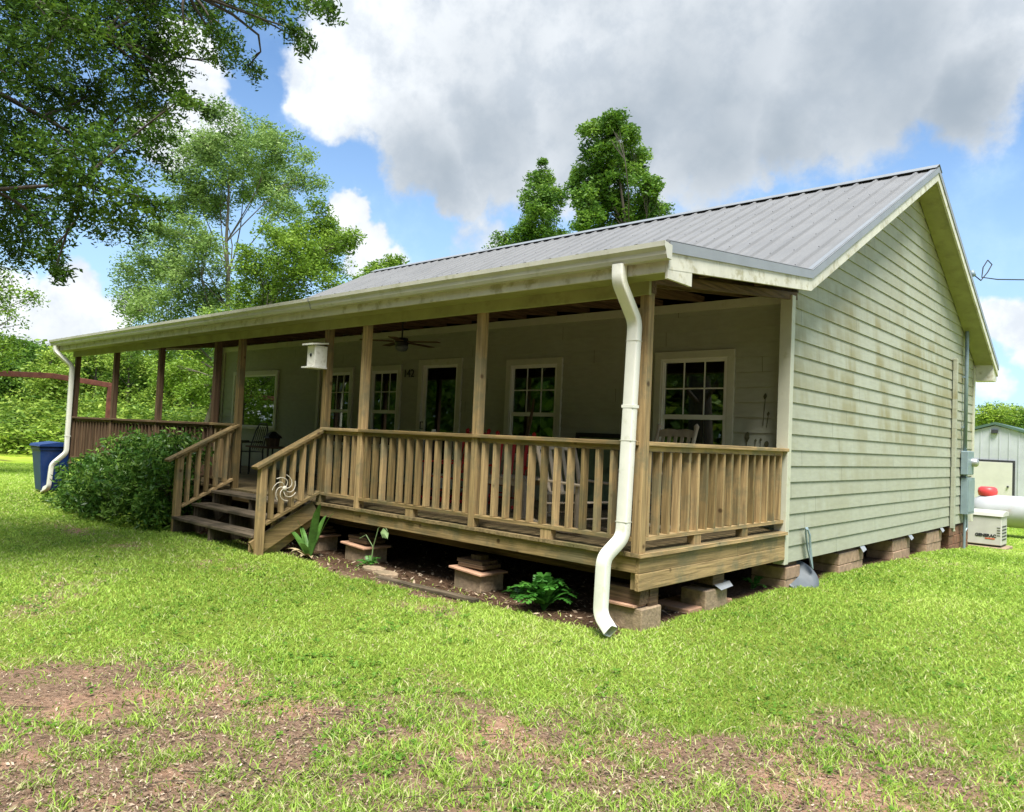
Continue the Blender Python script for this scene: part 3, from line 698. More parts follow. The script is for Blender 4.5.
MB().box(-13.95, -.04, -2.85, -2.77, .352, .497).build('girder', 'brown_wood_x', porch)
MB().box(-13.95, -.04, -1.6, -1.52, .352, .497).build('girder', 'brown_wood_x', porch)
POSTS = [0.0, -1.99, -3.95, -4.75, -7.0, -7.75, -9.8, -11.83, -13.95]
h = .045
for i, px in enumerate(POSTS):
    m = 'treated_wood_z' if i < 5 else 'brown_wood_z'
    MB().box(px-h, px+h, YP-h, YP+h, DK-.002, 2.90).build('post', m, porch, .004)
mb = MB(); mb.box(LO+.3, .05, YP-.062, YP-.022, 2.875, 3.10); mb.build('beam', 'soffit_board', porch, .003)
mb = MB(); mb.box(LO+.3, .05, YP-.018, YP+.06, 2.895, 3.12); mb.build('beam', 'brown_wood_x', porch)
mb = MB(); mb.beam((0, YP, 3.055), (0, -.03, 3.44), .04, .14); mb.build('end_beam', 'brown_wood_y', porch)
def railing(a, b, n, wood, nblocks, label=None, group=None, z=DK, skip=False, stuff=False):
    """railing between two post centres a,b (x,y)"""
    ax, ay = a; bx, by = b; alongx = abs(ax-bx) > abs(ay-by)
    wd = 'x' if alongx else 'y'; d = Vector((bx-ax, by-ay, 0)); Ln = d.length; d.normalize()
    cap = MB(); cap.beam((ax, ay, HR-.019), (bx, by, HR-.019), .145, .038); r = cap.build('railing', wood+wd, porch, .004)
    m = MB(); m.beam((ax+d.x*h, ay+d.y*h, HR-.062), (bx-d.x*h, by-d.y*h, HR-.062), .038, .048); m.build('sub_rail', wood+wd, r)
    m = MB(); m.beam((ax+d.x*h, ay+d.y*h, DK+.112), (bx-d.x*h, by-d.y*h, DK+.112), .089, .034); m.build('bottom_rail', wood+wd, r)
    for q in range(nblocks):
        t = (q+1)/(nblocks+1); m = MB(); c = Vector((ax, ay, 0)).lerp(Vector((bx, by, 0)), t)
        sx_, sy_ = (.065, .038) if alongx else (.038, .065)
        m.box(c.x-sx_, c.x+sx_, c.y-sy_, c.y+sy_, DK+.001, DK+.094); m.build('spacer_block', wood+'z', r)
    sp = (Ln-2*h)/n; first = None
    for k in range(n):
        q = h+sp*(k+.5); c = Vector((ax, ay, 0))+d*q
        if first is None:
            m = MB(); sx_, sy_ = (.019, .038) if alongx else (.038, .019)
            m.box(c.x-sx_, c.x+sx_, c.y-sy_, c.y+sy_, DK+.1295, HR-.0865); first = m.build('baluster', wood+'z', r, .003); c0 = c
        else:
            o = copy_part(first, r, (c.x-c0.x, c.y-c0.y, random.uniform(-.004, .004)))
    return r
tw, bw = 'treated_wood_', 'brown_wood_'
railing((0, YP), (-1.99, YP), 12, tw, 1); railing((-1.99, YP), (-3.95, YP), 12, tw, 1); railing((-3.95, YP), (-4.75, YP), 4, tw, 0)
railing((-.03, YP), (-.03, -.18), 17, tw, 2)
railing((-7.0, YP), (-7.75, YP), 4, tw, 0); railing((-7.75, YP), (-9.8, YP), 13, bw, 1); railing((-9.8, YP), (-11.83, YP), 13, bw, 1); railing((-11.83, YP), (-13.95, YP), 13, bw, 1)
# far end railing seen through the porch
m = MB(); m.beam((-13.95, YP+.09, HR-.019), (-13.95, -.06, HR-.019), .145, .038); r = m.build('railing', 'brown_wood_y', porch)
m = MB(); m.beam((-13.95, YP+.05, DK+.112), (-13.95, -.06, DK+.112), .089, .034); m.build('bottom_rail', 'brown_wood_y', r)
for k in range(17):
    y = YP+.12+k*.18
    if k == 0: m = MB(); m.box(-13.99, -13.91, y-.019, y+.019, DK+.1295, HR-.04); b0 = m.build('baluster', 'brown_wood_z', r)
    else: copy_part(b0, r, (0, .18*k, 0))

# ---------------------------------------------------------------- wooden steps
steps = empty('wooden_steps', (-5.9, -3.75, 0), 'short flight of dark weathered steps with sloping handrails up to the porch', 'steps')
TR = [(.300, -4.14), (.475, -3.87), (.650, -3.60)]
for i, (z, y) in enumerate(TR):
    m = MB(); x0, x1 = (-6.97, -4.80)
    if i == 2: m.box(x0-.0, x1, y, y+.135, z-.038, z); m.box(x0, x1, y+.140, y+.285, z-.038, z)
    else: m.box(x0, x1, y, y+.138, z-.038, z); m.box(x0, x1, y+.144, y+.285, z-.036, z+.001)
    m.build('tread', 'old_wood_x', steps, .004)
for x in (-6.93, -5.9, -4.86):
    m = MB(); prof = [(-4.12, 0.0), (-4.12, .262), (-3.84, .262), (-3.84, .437), (-3.575, .437), (-3.575, .612), (-3.29, .612), (-3.29, .36), (-3.85, 0.0)]
    m.prism(prof, 'x', x-.019, x+.019); m.build('stringer', 'old_wood_z' if x != -4.86 else 'treated_wood_y', steps)
m = MB(); m.beam((-4.785, -4.12, .13), (-4.785, -3.29, .60), .038, .20); m.build('stringer', 'treated_wood_y', steps, .003)
for x in (-7.0, -4.75):
    m = MB(); y = -4.06; m.prism([(y-h, .0), (y+h, .0), (y+h, 1.150), (y-h, 1.100)], 'x', x-h, x+h); m.build('newel_post', 'treated_wood_z', steps, .004)
    A, B = Vector((x, -4.24, 1.065)), Vector((x, YP, 1.602)); d = (B-A).normalized()
    if x == -4.75: A.y = -4.17; A.z = 1.10
    m = MB(); m.beam(A, B, .145, .038); m.build('handrail', 'treated_wood_y', steps, .004)
    m = MB(); m.beam(A+Vector((0, .14, .03)), B+Vector((0, -.06, -.075)), .038, .055); m.build('sub_rail', 'treated_wood_y', steps)
    m = MB(); m.beam((x, -4.01, .43), (x, YP-h, .80), .089, .036); m.build('bottom_rail', 'treated_wood_y', steps, .003)
    for k in range(5):
        y = -3.93+k*.135; zb = .43+(y+4.01)*.504+.02; zt = A.z+(y-A.y)*((B.z-A.z)/(B.y-A.y))-.03
        m = MB(); m.box(x-.0445, x+.0445, y-.019, y+.019, zb, zt); m.build('baluster', 'treated_wood_z', steps, .003)

# ---------------------------------------------------------------- piers
def bnoise(): return random.uniform(-.008, .008)
def pier(x, y, w, dpt, top, kind, label, zb=None, group='block piers holding up the house'):
    zb = (g0(x, y) if zb is None else zb)-.05
    p = empty('support_pier', (x, y, zb+.05), label, 'pier', group)
    if kind == 'porch':        # concrete block, clay paver, short timbers
        m = MB(); m.box(x-w/2, x+w/2, y-dpt/2, y+dpt/2, zb, zb+.235); m.build('concrete_block', 'block_grey', p, .008)
        m = MB(); m.box(x-w/2-.04, x+w/2+.04, y-dpt/2-.05, y+dpt/2+.02, zb+.236, zb+.258, Matrix.Translation((x, y, zb+.247)) @ Matrix.Rotation(.06, 4, 'Y') @ Matrix.Translation((-x, -y, -zb-.247))); m.build('clay_tile', 'clay_paver', p, .004)
        m = MB(); zc = zb+.275
        m.box(x-w/2+.02, x+w/2-.02, y-dpt/2+.03, y+dpt/2-.03, zc, zc+.038); m.box(x-w/2-.02, x+w/2-.05, y-dpt/2+.05, y+dpt/2-.05, zc+.04, zc+.075)
        m.build('timber_shim', 'brown_wood_x', p, .003)
        m = MB(); m.box(x-.07, x+.07, y-.06, y+.06, zc+.076, top); m.build('timber_stub', 'brown_wood_z', p)
    else:
        m = MB(); nrow = max(1, int(round((top-.045-zb)/.195))); hh = (top-.045-zb)/nrow; cols = max(1, int(round(dpt/.40)))
        for rr in range(nrow):
            for c in range(cols):
                ya = y-dpt/2+c*dpt/cols; jx = bnoise()
                m.box(x-w/2, x+w/2+jx, ya+.002, ya+dpt/cols-.002, zb+rr*hh, zb+(rr+1)*hh-.004)
        m.build('concrete_block', kind, p, .008)
        m = MB(); m.box(x-w/2+.02, x+w/2-.03, y-dpt/2+.04, y+dpt/2-.04, top-.045, top); m.build('timber_shim', 'brown_wood_y', p)
    return p
MB().box(-.07, -.005, YP+.01, YP+.09, .352, .50).build('timber_stub', 'treated_wood_z', porch)
for i, x in enumerate((-2.08, -4.03)):
    pier(x, -3.02, .40, .34, .352, 'porch', ['grey block pier with clay tile under the second porch post from the corner', 'grey block pier with clay tile under the third porch post from the corner'][i], group='block piers holding up the porch')
pier(-5.05, -3.0, .36, .3, .352, 'porch', 'block pier in shadow behind the strap leaved plant beside the steps', group='block piers holding up the porch')
for x, t_ in ((-8.0, 'left of the steps behind the shrub'), (-10.2, 'hidden behind the middle of the big shrub')): pier(x, -3.0, .36, .3, .352, 'porch', 'grey block pier '+t_, group='block piers holding up the porch')
pier(-13.6, -2.9, .36, .3, .352, 'porch', 'grey block pier at the far left end of the porch', group='block piers holding up the porch')
p = empty('support_pier', (-.17, -3.02, 0), 'large grey block pier with clay tile and stacked timbers under the porch corner', 'pier', 'block piers holding up the porch')
m = MB(); m.box(-.40, .03, -3.18, -2.86, -.06, .19); m.build('concrete_block', 'block_grey', p, .01)
m = MB(); m.box(-.43, -.03, -3.215, -2.90, .192, .215); m.build('clay_tile', 'clay_paver', p, .004)
m = MB(); m.box(-.40, .0, -3.17, -3.03, .217, .35); m.build('timber', 'brown_wood_x', p, .004)
m = MB(); m.box(-.06, .005, -3.02, -2.88, .19, .35); m.build('timber', 'brown_wood_y', p, .004)
p = empty('support_pier', (-.12, -1.70, 0), 'grey block pier with a scrap of white flashing on its cap under the porch side', 'pier', 'block piers holding up the porch')
m = MB(); m.box(-.30, -.02, -1.95, -1.50, -.07, .19); m.build('concrete_block', 'block_grey', p, .01)
m = MB(); m.box(-.24, -.03, -1.80, -1.56, .23, .35); m.build('timber', 'brown_wood_y', p, .004)
m = MB(); m.add([(-.02, -1.78, .232), (-.02, -1.46, .242), (.03, -1.48, .20), (.035, -1.74, .185), (-.25, -1.78, .236), (-.25, -1.46, .236)], [(0, 1, 2, 3), (4, 5, 1, 0)]); m.build('flashing', 'flashing', p)
m = MB(); m.box(-.5, -.06, -2.2, -1.3, -.03, .035); m.build('footing_slab', 'clay_paver', p, .006)
pier(-.21, .13, .42, .42, .29, 'block_brown', 'brown block pier under the front corner of the house beside the porch')
for i, (ya, yb, k, lb) in enumerate([(1.72, 2.70, 'block_brown', 'brown block pier nearest the house corner on the gable side'), (4.15, 5.10, 'block_brown', 'brown block pier second along the gable wall'),
                                (6.15, 7.15, 'block_brown', 'brown block pier third along the gable wall left of the electric boxes'), (7.75, 9.35, 'block_red', 'dark red brown block pier under the electric boxes at the rear corner')]):
    p = pier(-.22, (ya+yb)/2, .40, yb-ya, .30, k, lb)
    if i in (0, 1, 2):
        m = MB(); y = yb-.14; m.add([(.005, y-.09, .30), (.005, y+.10, .30), (.05, y+.08, .245), (.05, y-.06, .215), (-.1, y-.1, .301), (-.1, y+.1, .301)], [(0, 1, 2, 3), (4, 5, 1, 0)]); m.build('flashing', 'flashing', p)
# old grey dish with bent arm under the corner
dsh = empty('old_dish', (0.1, .32, 0), 'grey metal dish with a bent arm leaning under the house corner', 'dish')
Mx = Matrix.Rotation(R(38), 4, 'Y') @ Matrix.Rotation(R(22), 4, 'X')
m = MB(); m.lathe([(.0, -.05), (.10, -.044), (.17, -.025), (.245, .0), (.245, .008), (.17, -.015), (.0, -.04)], (.02, .26, .12), 28, Mx); m.build('dish', 'dish_grey', dsh, smooth=True)
m = MB(); m.tube([(.12, .40, .22), (.075, .36, .45), (.07, .31, .62), (.08, .285, .68)], [.03, .028, .028, .018], 6, .35)
m.tube([(.12, .42, .20), (.09, .41, .45), (.09, .38, .60), (.08, .33, .68), (.075, .285, .68)], [.030, .040, .040, .03, .016], 6, .35); m.build('arm', 'electric_grey', dsh)

# ---------------------------------------------------------------- electric service on the gable wall
mb = empty('electric_meter_box', (.1, 8.6, .47), 'grey electric meter and breaker boxes on the rear end of the gable wall', 'electric box')
m = MB(); m.box(.028, .16, 8.34, 8.86, 1.27, 1.74); m.build('meter_can', 'electric_grey', mb, .012)
m = MB(); m.lathe([(.0, .11), (.06, .105), (.085, .08), (.09, .0)], (.16, 8.72, 1.52), 18, Matrix.Rotation(R(90), 4, 'Y')); m.build('meter_glass', 'flashing', mb, smooth=True)
m = MB(); m.box(.028, .15, 8.40, 9.02, .49, 1.21); m.box(.15, .158, 8.44, 8.98, .53, 1.17); m.build('breaker_box', 'electric_grey', mb, .010)
m = MB(); m.box(.03, .12, 9.05, 9.20, .95, 1.15); m.box(.028, .10, 8.5, 8.62, 1.205, 1.275); m.build('small_box', 'electric_grey', mb, .006)
m = MB(); m.tube([(.075, 8.56, .50), (.075, 8.56, -.26)], .026, 8); m.tube([(.075, 8.72, .50), (.085, 8.74, .2), (.04, 8.6, .05)], .018, 8); m.build('conduit', 'electric_grey', mb)
ms = empty('service_mast', (.10, 8.42, 1.7), 'grey conduit mast rising up the gable wall and through the roof edge', 'mast')
m = MB(); m.tube([(.085, 8.42, 1.74), (.085, 8.42, 5.20)], .036, 10); m.build('pipe', 'electric_grey', ms, smooth=True)
m = MB(); m.tube([(.085, 8.42, 5.16), (.11, 8.36, 5.30), (.17, 8.30, 5.30), (.20, 8.28, 5.22)], [.045, .06, .055, .045], 10); m.build('weatherhead', 'electric_grey', ms, smooth=True)
m = MB(); 
for z in (2.2, 3.2): m.box(.028, .07, 8.36, 8.48, z, z+.03)
m.build('clamp', 'electric_grey', ms)
wl = empty('power_line', (.2, 8.4, 5.2), 'black overhead service cable looping to the mast above the roof edge', 'cable')
m = MB(); m.tube([(.20, 8.30, 5.24), (.30, 8.42, 5.14), (.36, 8.7, 5.35), (.42, 8.78, 5.52), (.36, 8.70, 5.60), (.30, 8.6, 5.44), (.30, 8.5, 5.22), (.5, 8.9, 5.23), (1.2, 10.4, 5.42), (3.0, 14, 6.1), (9, 26, 8.6), (20, 48, 12)], .012, 6); m.build('wire', 'cable', wl)
m = MB(); m.box(.03, .10, 7.56, 7.66, .26, 3.50); m.tube([(.065, 7.61, .28), (.085, 7.62, .20)], .03, 8); tag(m.build('wall_duct', 'sage_siding', None, .004), 'pale vertical duct fixed to the gable siding left of the mast', 'duct')
# ---------------------------------------------------------------- generator, tank, shed
gzv = g0(0, 10.6)
gn = empty('standby_generator', (-.16, 10.7, gzv), 'cream standby generator box on a pad behind the house corner', 'generator')
m = MB(); m.box(-.90, .50, 10.30, 11.15, gzv-.05, gzv+.05); m.build('pad', 'block_grey', gn, .01)
m = MB(); m.box(-.80, .40, 10.42, 11.05, gzv+.09, gzv+.70); m.build('body', 'generator_paint', gn, .012)
m = MB(); m.prism([(10.39, gzv+.705), (11.08, gzv+.705), (11.05, gzv+.80), (10.72, gzv+.83), (10.42, gzv+.79)], 'x', -.83, .43); m.build('lid', 'generator_paint', gn, .01)
m = MB(); m.box(-.79, .39, 10.44, 11.03, gzv+.045, gzv+.088); m.build('base', 'black_plastic', gn)
m = MB()
for k in range(5): m.box(.402, .408, 10.50, 10.95, gzv+.2+k*.07, gzv+.225+k*.07)
for k in range(4): m.box(.32, .38, 10.412, 10.419, gzv+.30+k*.055, gzv+.312+k*.055)
m.build('louvre', 'dark_print', gn)
def text(s, size, loc, rot, m, parent, name='lettering', depth=.003, bold=.0):
    c = bpy.data.curves.new(name, 'FONT'); c.body = s; c.size = size; c.extrude = depth; c.offset = bold; c.align_x = 'CENTER'
    o = bpy.data.objects.new(name+'_src', c); COL.objects.link(o)
    bpy.context.view_layer.update(); dg = bpy.context.evaluated_depsgraph_get()
    me = bpy.data.meshes.new_from_object(o.evaluated_get(dg)); bpy.data.objects.remove(o); bpy.data.curves.remove(c)
    me.name = name; me.materials.clear(); me.materials.append(MATS[m])
    q = bpy.data.objects.new(name, me); COL.objects.link(q)
    if parent: q.parent = parent; q.location = Vector(loc)-world_loc(parent)
    else: q.location = loc
    q.rotation_euler = rot
    return q
text('GENERAC', .088, (.11, 10.415, gzv+.26), (R(90), 0, 0), 'dark_print', gn, bold=.004)
m = MB(); m.box(.10, .28, 10.413, 10.419, gzv+.215, gzv+.237); m.build('stripe', 'red_print', gn)
tk = empty('propane_tank', (1.1, 14.0, -.36), 'long white horizontal propane tank with a red dome behind the generator', 'tank')
TZ = .30; m = MB(); prof = [(.0, -1.62), (.16, -1.60), (.29, -1.52), (.37, -1.38), (.40, -1.2), (.40, 1.2), (.37, 1.38), (.29, 1.52), (.16, 1.60), (.0, 1.62)]
m.lathe(prof, (.75, 14.0, TZ), 28, Matrix.Rotation(R(90), 4, 'Y')); m.build('vessel', 'tank_paint', tk, smooth=True)
m = MB(); prof2 = [(.20, .0), (.21, .03), (.225, .10), (.21, .19), (.15, .23), (.0, .235)]
m.lathe(prof2, (-.50, 14.0, TZ+.36), 20); m.build('dome', 'tank_red', tk, smooth=True)
for x in (-.2, 1.7):
    m = MB(); m.prism([(13.72, -.42), (14.28, -.42), (14.20, TZ-.33), (13.80, TZ-.33)], 'x', x-.08, x+.08); m.build('leg', 'tank_paint', tk, .01)
sh = empty('metal_shed', (-2.1, 26.5, -.36), 'pale ribbed metal shed with a green roof edge behind the propane tank', 'shed')
SX0, SX1, SY0, SY1, ZE, ZA = -4.9, .75, 24.0, 29.5, 2.02, 2.86; ax_ = (SX0+SX1)/2
def shedfront(y, flip):
    m = MB(); x = SX0; st = .30
    while x < SX1-.01:
        x2 = min(x+st, SX1); zt = lambda q: ZE+(ZA-ZE)*(1-abs(q-ax_)/((SX1-SX0)/2))
        m.add([(x+.0, y, -.4), (x2-.035, y, -.4), (x2-.035, y, zt(x2-.035)), (x, y, zt(x))], [(0, 1, 2, 3)])
        if x < ax_ < x2: m.add([(x, y, zt(x)), (x2-.035, y, zt(x2-.035)), (ax_, y, ZA)], [(0, 1, 2)])
        m.box(x2-.035, x2, y-.022, y, -.4, zt(x2-.02)-.01); x = x2
    return m
shedfront(SY0, 1).build('wall', 'shed_metal', sh)
m = MB(); m.box(SX0, SX0+.03, SY0, SY1, -.4, ZE); m.box(SX1-.03, SX1, SY0, SY1, -.4, ZE); m.box(SX0, SX1, SY1-.03, SY1, -.4, ZE); m.build('wall', 'shed_metal', sh)
m = MB(); o_ = .14; e = o_*(ZA-ZE)/((SX1-SX0)/2)
m.prism([(SX0-o_, ZE-e), (ax_, ZA+.03), (SX1+o_, ZE-e), (SX1+o_, ZE-e+.09), (ax_, ZA+.12), (SX0-o_, ZE-e+.09)], 'y', SY0-.10, SY1+.1); m.build('roof', 'shed_roof', sh)
m = MB(); m.box(-3.45, -1.50, SY0-.05, SY0-.025, -.30, 1.50); dd = m.build('door', 'shed_door', sh, .006)
m = MB(); m.box(-3.53, -1.42, SY0-.045, SY0-.02, 1.502, 1.58); m.box(-1.498, -1.42, SY0-.045, SY0-.02, -.3, 1.50); m.box(-3.53, -3.452, SY0-.045, SY0-.02, -.3, 1.50); m.build('frame', 'dark_print', dd)
m = MB(); m.tube([(-1.63, SY0-.05, .62), (-1.63, SY0-.11, .62)], .035, 8); m.build('handle', 'dark_print', dd)
m = MB(); m.box(ax_-.10, ax_+.10, SY0-.12, SY0-.025, ZA-.30, ZA-.16); m.build('vent', 'dark_print', sh)

# ---------------------------------------------------------------- bin and carport frame
bn = empty('wheeled_bin', (-14.50, -3.42, g0(-15.1, -2.9)), 'dark blue wheeled rubbish bin standing beyond the far end of the porch', 'bin')
bz = g0(-15.1, -2.9); bx, by = -14.50, -3.42
m = MB(); sec = [(.04, .20, .23), (.55, .255, .285), (.90, .285, .32)]
vs = [];
for z, a, b in sec: vs += [(bx-a, by-b, bz+z), (bx+a, by-b, bz+z), (bx+a, by+b, bz+z), (bx-a, by+b, bz+z)]
fs = [(3, 2, 1, 0)]+[(i*4+j, i*4+(j+1) % 4, (i+1)*4+(j+1) % 4, (i+1)*4+j) for i in range(2) for j in range(4)]
m.add(vs, fs); m.box(bx-.30, bx+.30, by-.335, by+.335, bz+.88, bz+.95); m.build('body', 'bin_blue', bn, .012)
m = MB(); m.prism([(by-.37, bz+.955), (by+.36, bz+.955), (by+.32, bz+1.02), (by, bz+1.06), (by-.34, bz+1.01)], 'x', bx-.33, bx+.33); m.build('lid', 'bin_blue', bn, .01)
m = MB(); m.tube([(bx-.25, by+.36, bz+.95), (bx-.25, by+.42, bz+.96), (bx+.25, by+.42, bz+.96), (bx+.25, by+.36, bz+.95)], .014, 6); m.build('handle', 'bin_blue', bn)
for s in (-1, 1): m = MB(); m.lathe([(.0, -.03), (.11, -.03), (.12, 0), (.11, .03), (0, .03)], (bx+s*.24, by+.26, bz+.12), 16, Matrix.Rotation(R(90), 4, 'Y')); m.build('wheel', 'black_plastic', bn)
cp = empty('carport_frame', (-22, -3, 0), 'rusty red steel carport frame standing left of the porch end', 'carport')
m = MB(); m.beam((-22, -6.3, 2.62), (-22, -1.37, 2.82), .10, .16); m.beam((-22, -1.37, 2.82), (-22, .35, 2.66), .10, .16); m.build('beam', 'rust_steel', cp, .01)
for y in (.28, -6.2): m = MB(); m.box(-22.06, -21.94, y-.06, y+.06, -.1, 2.66); m.build('post', 'rust_steel', cp, .006)

# ---------------------------------------------------------------- things on the porch
def rocker(x, y, rot, wood, label, name='rocking_chair', sz=1.0):
    """wooden rocking chair, local front = -y"""
    o = empty(name, (x, y, DK), label, 'rocking chair', 'rocking chairs on the porch'); Q = Matrix.Translation((x, y, DK)) @ Matrix.Rotation(rot, 4, 'Z') @ Matrix.Diagonal((1, 1, sz, 1))
    def B(nm, fn, tube=False):
        m = MB(); fn(m); m.v = [tuple(Q @ Vector(v)) for v in m.v]; return m.build(nm, wood, o, .003)
    for s in (-1, 1):
        B('rocker', lambda m: m.tube([(s*.27, -.42+.92*k/8, .03+.30*((k/8-.42)**2)) for k in range(9)], .020, 6, 1.4))
        B('leg', lambda m: m.tube([(s*.27, -.25, .05), (s*.27, -.25, .30), (s*.275, -.255, .60)], [.018, .026, .022], 8))
        B('back_post', lambda m: m.tube([(s*.25, .24, .05), (s*.25, .26, .45), (s*.255, .34, .85), (s*.26, .42, 1.10), (s*.26, .43, 1.15), (s*.26, .435, 1.18)], [.020, .026, .024, .024, .032, .008], 8))
        B('armrest', lambda m: m.beam((s*.29, -.32, .62), (s*.28, .30, .64), .085, .024))
    B('seat', lambda m: [m.beam((-.26, -.26+k*.062, .405-k*.008), (.26, -.26+k*.062, .405-k*.008), .05, .020) for k in range(9)])
    B('top_rail', lambda m: m.add([(-.24, .395, 1.02), (-.24, .41, 1.10), (-.13, .41, 1.118), (0, .42, 1.108), (.13, .41, 1.118), (.24, .41, 1.10), (.24, .395, 1.02), (0, .400, 1.03)]+[(-.24, .42, 1.02), (-.24, .435, 1.10), (-.13, .435, 1.118), (0, .445, 1.108), (.13, .435, 1.118), (.24, .435, 1.10), (.24, .42, 1.02), (0, .425, 1.03)],
        [(0, 1, 2, 3, 4, 5, 6, 7), (15, 14, 13, 12, 11, 10, 9, 8)]+[(i, i+8, (i+1) % 8+8, (i+1) % 8) for i in range(8)]))
    B('back_slats', lambda m: [m.beam((-.18+k*.09, .27, .47), (-.18+k*.09, .405, 1.03), .045, .014, (0, 1, 0)) for k in range(5)])
    B('stretcher', lambda m: [m.tube([(-.27, -.25, .20), (.27, -.25, .20)], .012, 6), m.tube([(-.25, .25, .22), (.25, .25, .22)], .012, 6), m.beam((-.25, .27, .47), (.25, .27, .47), .03, .04)])
    return o
rocker(-.98, -1.45, R(-6), 'pale_wood', 'pale weathered rocking chair below the window nearest the house corner')
rocker(-1.15, -2.55, R(80), 'pale_wood', 'pale rocking chair behind the front railing left of the white downspout', sz=.80)
rocker(-3.15, -1.55, R(24), 'red_paint', 'red rocking chair right of the second porch post', sz=.86)
rocker(-4.15, -1.55, R(-10), 'red_paint', 'red rocking chair in front of the door left of the second porch post', sz=.88)
# low slatted table between the chairs
tb = empty('porch_table', (-2.6, -1.9, DK), 'low pale wooden table behind the front railing between the rocking chairs', 'table')
m = MB(); [m.box(-2.95, -2.25, -2.15+k*.09, -2.07+k*.09, DK+.44, DK+.462) for k in range(6)]; m.build('table_top', 'pale_wood', tb)
for a in (-2.91, -2.29):
    for b in (-2.12, -1.66): m = MB(); m.box(a-.025, a+.025, b-.025, b+.025, DK, DK+.44); m.build('leg', 'pale_wood', tb)
for yy in (-2.13, -1.67): m = MB(); m.box(-2.92, -2.28, yy, yy+.02, DK+.36, DK+.44); m.build('apron', 'pale_wood', tb)
pf = empty('leaning_picture', (-2.55, -.12, DK), 'dark framed green picture panel leaning on the wall between the windows', 'picture')
def tilt(m, x, y, z, a): 
    Q = Matrix.Translation((x, y, z)) @ Matrix.Rotation(a, 4, 'X') @ Matrix.Translation((-x, -y, -z)); m.v = [tuple(Q @ Vector(v)) for v in m.v]; return m
m = MB(); m.box(-3.12, -1.98, -.22, -.19, DK+.99, DK+1.05); m.box(-3.12, -1.98, -.22, -.19, DK+.01, DK+.07); m.box(-3.12, -3.06, -.22, -.19, DK+.07, DK+.99); m.box(-2.04, -1.98, -.22, -.19, DK+.07, DK+.99); tilt(m, -2.5, -.2, DK, R(-7)).build('frame', 'black_iron', pf)
m = MB(); m.box(-3.06, -2.04, -.205, -.195, DK+.07, DK+.99); tilt(m, -2.5, -.2, DK, R(-7)).build('panel', 'picture_art', pf)
lp = empty('wood_ornament', (-3.58, -.62, DK), 'tall tapered brown wooden ornament leaning in front of the middle window', 'ornament')
m = MB(); m.tube([(-3.66, -.75, DK), (-3.62, -.66, DK+.7), (-3.57, -.58, DK+1.2), (-3.55, -.55, DK+1.5)], [.05, .075, .045, .028], 8, .35); m.build('blade', 'brown_wood_z', lp)
m = MB(); m.lathe([(.0, 0), (.14, 0), (.14, .03), (.05, .05), (.0, .05)], (-3.66, -.75, DK), 12); m.build('foot', 'brown_wood_x', lp)
# left seating
ch = empty('iron_chair', (-10.35, -1.25, DK), 'black metal armchair seen between the handrails left of the side table', 'chair')
m = MB(); cx, cy = -10.35, -1.25
for s in (-1, 1):
    m.tube([(cx+s*.26, cy-.25, DK), (cx+s*.26, cy-.25, DK+.60), (cx+s*.26, cy+.18, DK+.62)], .014, 6); m.tube([(cx+s*.26, cy+.22, DK), (cx+s*.25, cy+.20, DK+.45), (cx+s*.22, cy+.30, DK+.85), (cx+s*.13, cy+.33, DK+.98)], .014, 6)
m.tube([(cx-.13, cy+.33, DK+.98), (cx+.13, cy+.33, DK+.98)], .014, 6); m.build('chair_frame', 'black_iron', ch)
m = MB(); [m.beam((cx-.25, cy-.22+k*.07, DK+.42), (cx+.25, cy-.22+k*.07, DK+.42), .05, .012) for k in range(7)]; m.build('seat', 'black_iron', ch)
m = MB(); [m.tube([(cx-.16+k*.08, cy+.21, DK+.46), (cx-.14+k*.07, cy+.31, DK+.92)], .008, 5) for k in range(5)]; m.build('backrest', 'black_iron', ch)
st = empty('side_table', (-9.55, -1.2, DK), 'small brown side table with a dark birdhouse on it near the top of the steps', 'table')
m = MB(); m.box(-9.95, -9.15, -1.5, -.9, DK+.52, DK+.55); m.build('table_top', 'brown_wood_x', st, .004)
for a in (-9.88, -9.22):
    for b in (-1.44, -.96): m = MB(); m.tube([(a, b, DK), (a*.985-.148, b, DK+.3), (a, b, DK+.52)], .018, 6); m.build('leg', 'black_iron', st)
bh = empty('dark_birdhouse', (-9.48, -1.2, DK+.55), 'dark hexagonal birdhouse ornament standing on the small side table', 'birdhouse')
zt = DK+.55; m = MB(); m.lathe([(.11, 0), (.115, .02), (.13, .17)], (-9.48, -1.2, zt), 6); m.build('body', 'brown_wood_z', bh)
m = MB(); m.lathe([(.17, .16), (.15, .20), (.05, .28), (0, .29)], (-9.48, -1.2, zt), 6); m.build('roof', 'black_iron', bh)
# ceiling fan
fn = empty('ceiling_fan', (-5.3, -1.6, 2.95), 'dark ceiling fan with a pale light bowl under the porch roof near the door', 'fan')
m = MB(); m.lathe([(0, .42), (.06, .42), (.06, .36), (.012, .34), (.012, .12), (.09, .11), (.11, .04), (.09, 0), (0, 0)], (-5.3, -1.6, 2.90), 16); m.build('motor', 'black_iron', fn)
m = MB(); m.lathe([(.0, -.09), (.07, -.075), (.10, -.03), (.10, 0), (0, 0)], (-5.3, -1.6, 2.895), 16); m.build('light_bowl', 'dish_grey', fn, smooth=True)
for k in range(5):
    a = R(72*k+20); m = MB(); c, s = math.cos(a), math.sin(a); m.beam((-5.3+c*.12, -1.6+s*.12, 2.955), (-5.3+c*.62, -1.6+s*.62, 2.945), .12, .010); m.build('blade', 'brown_wood_x', fn)
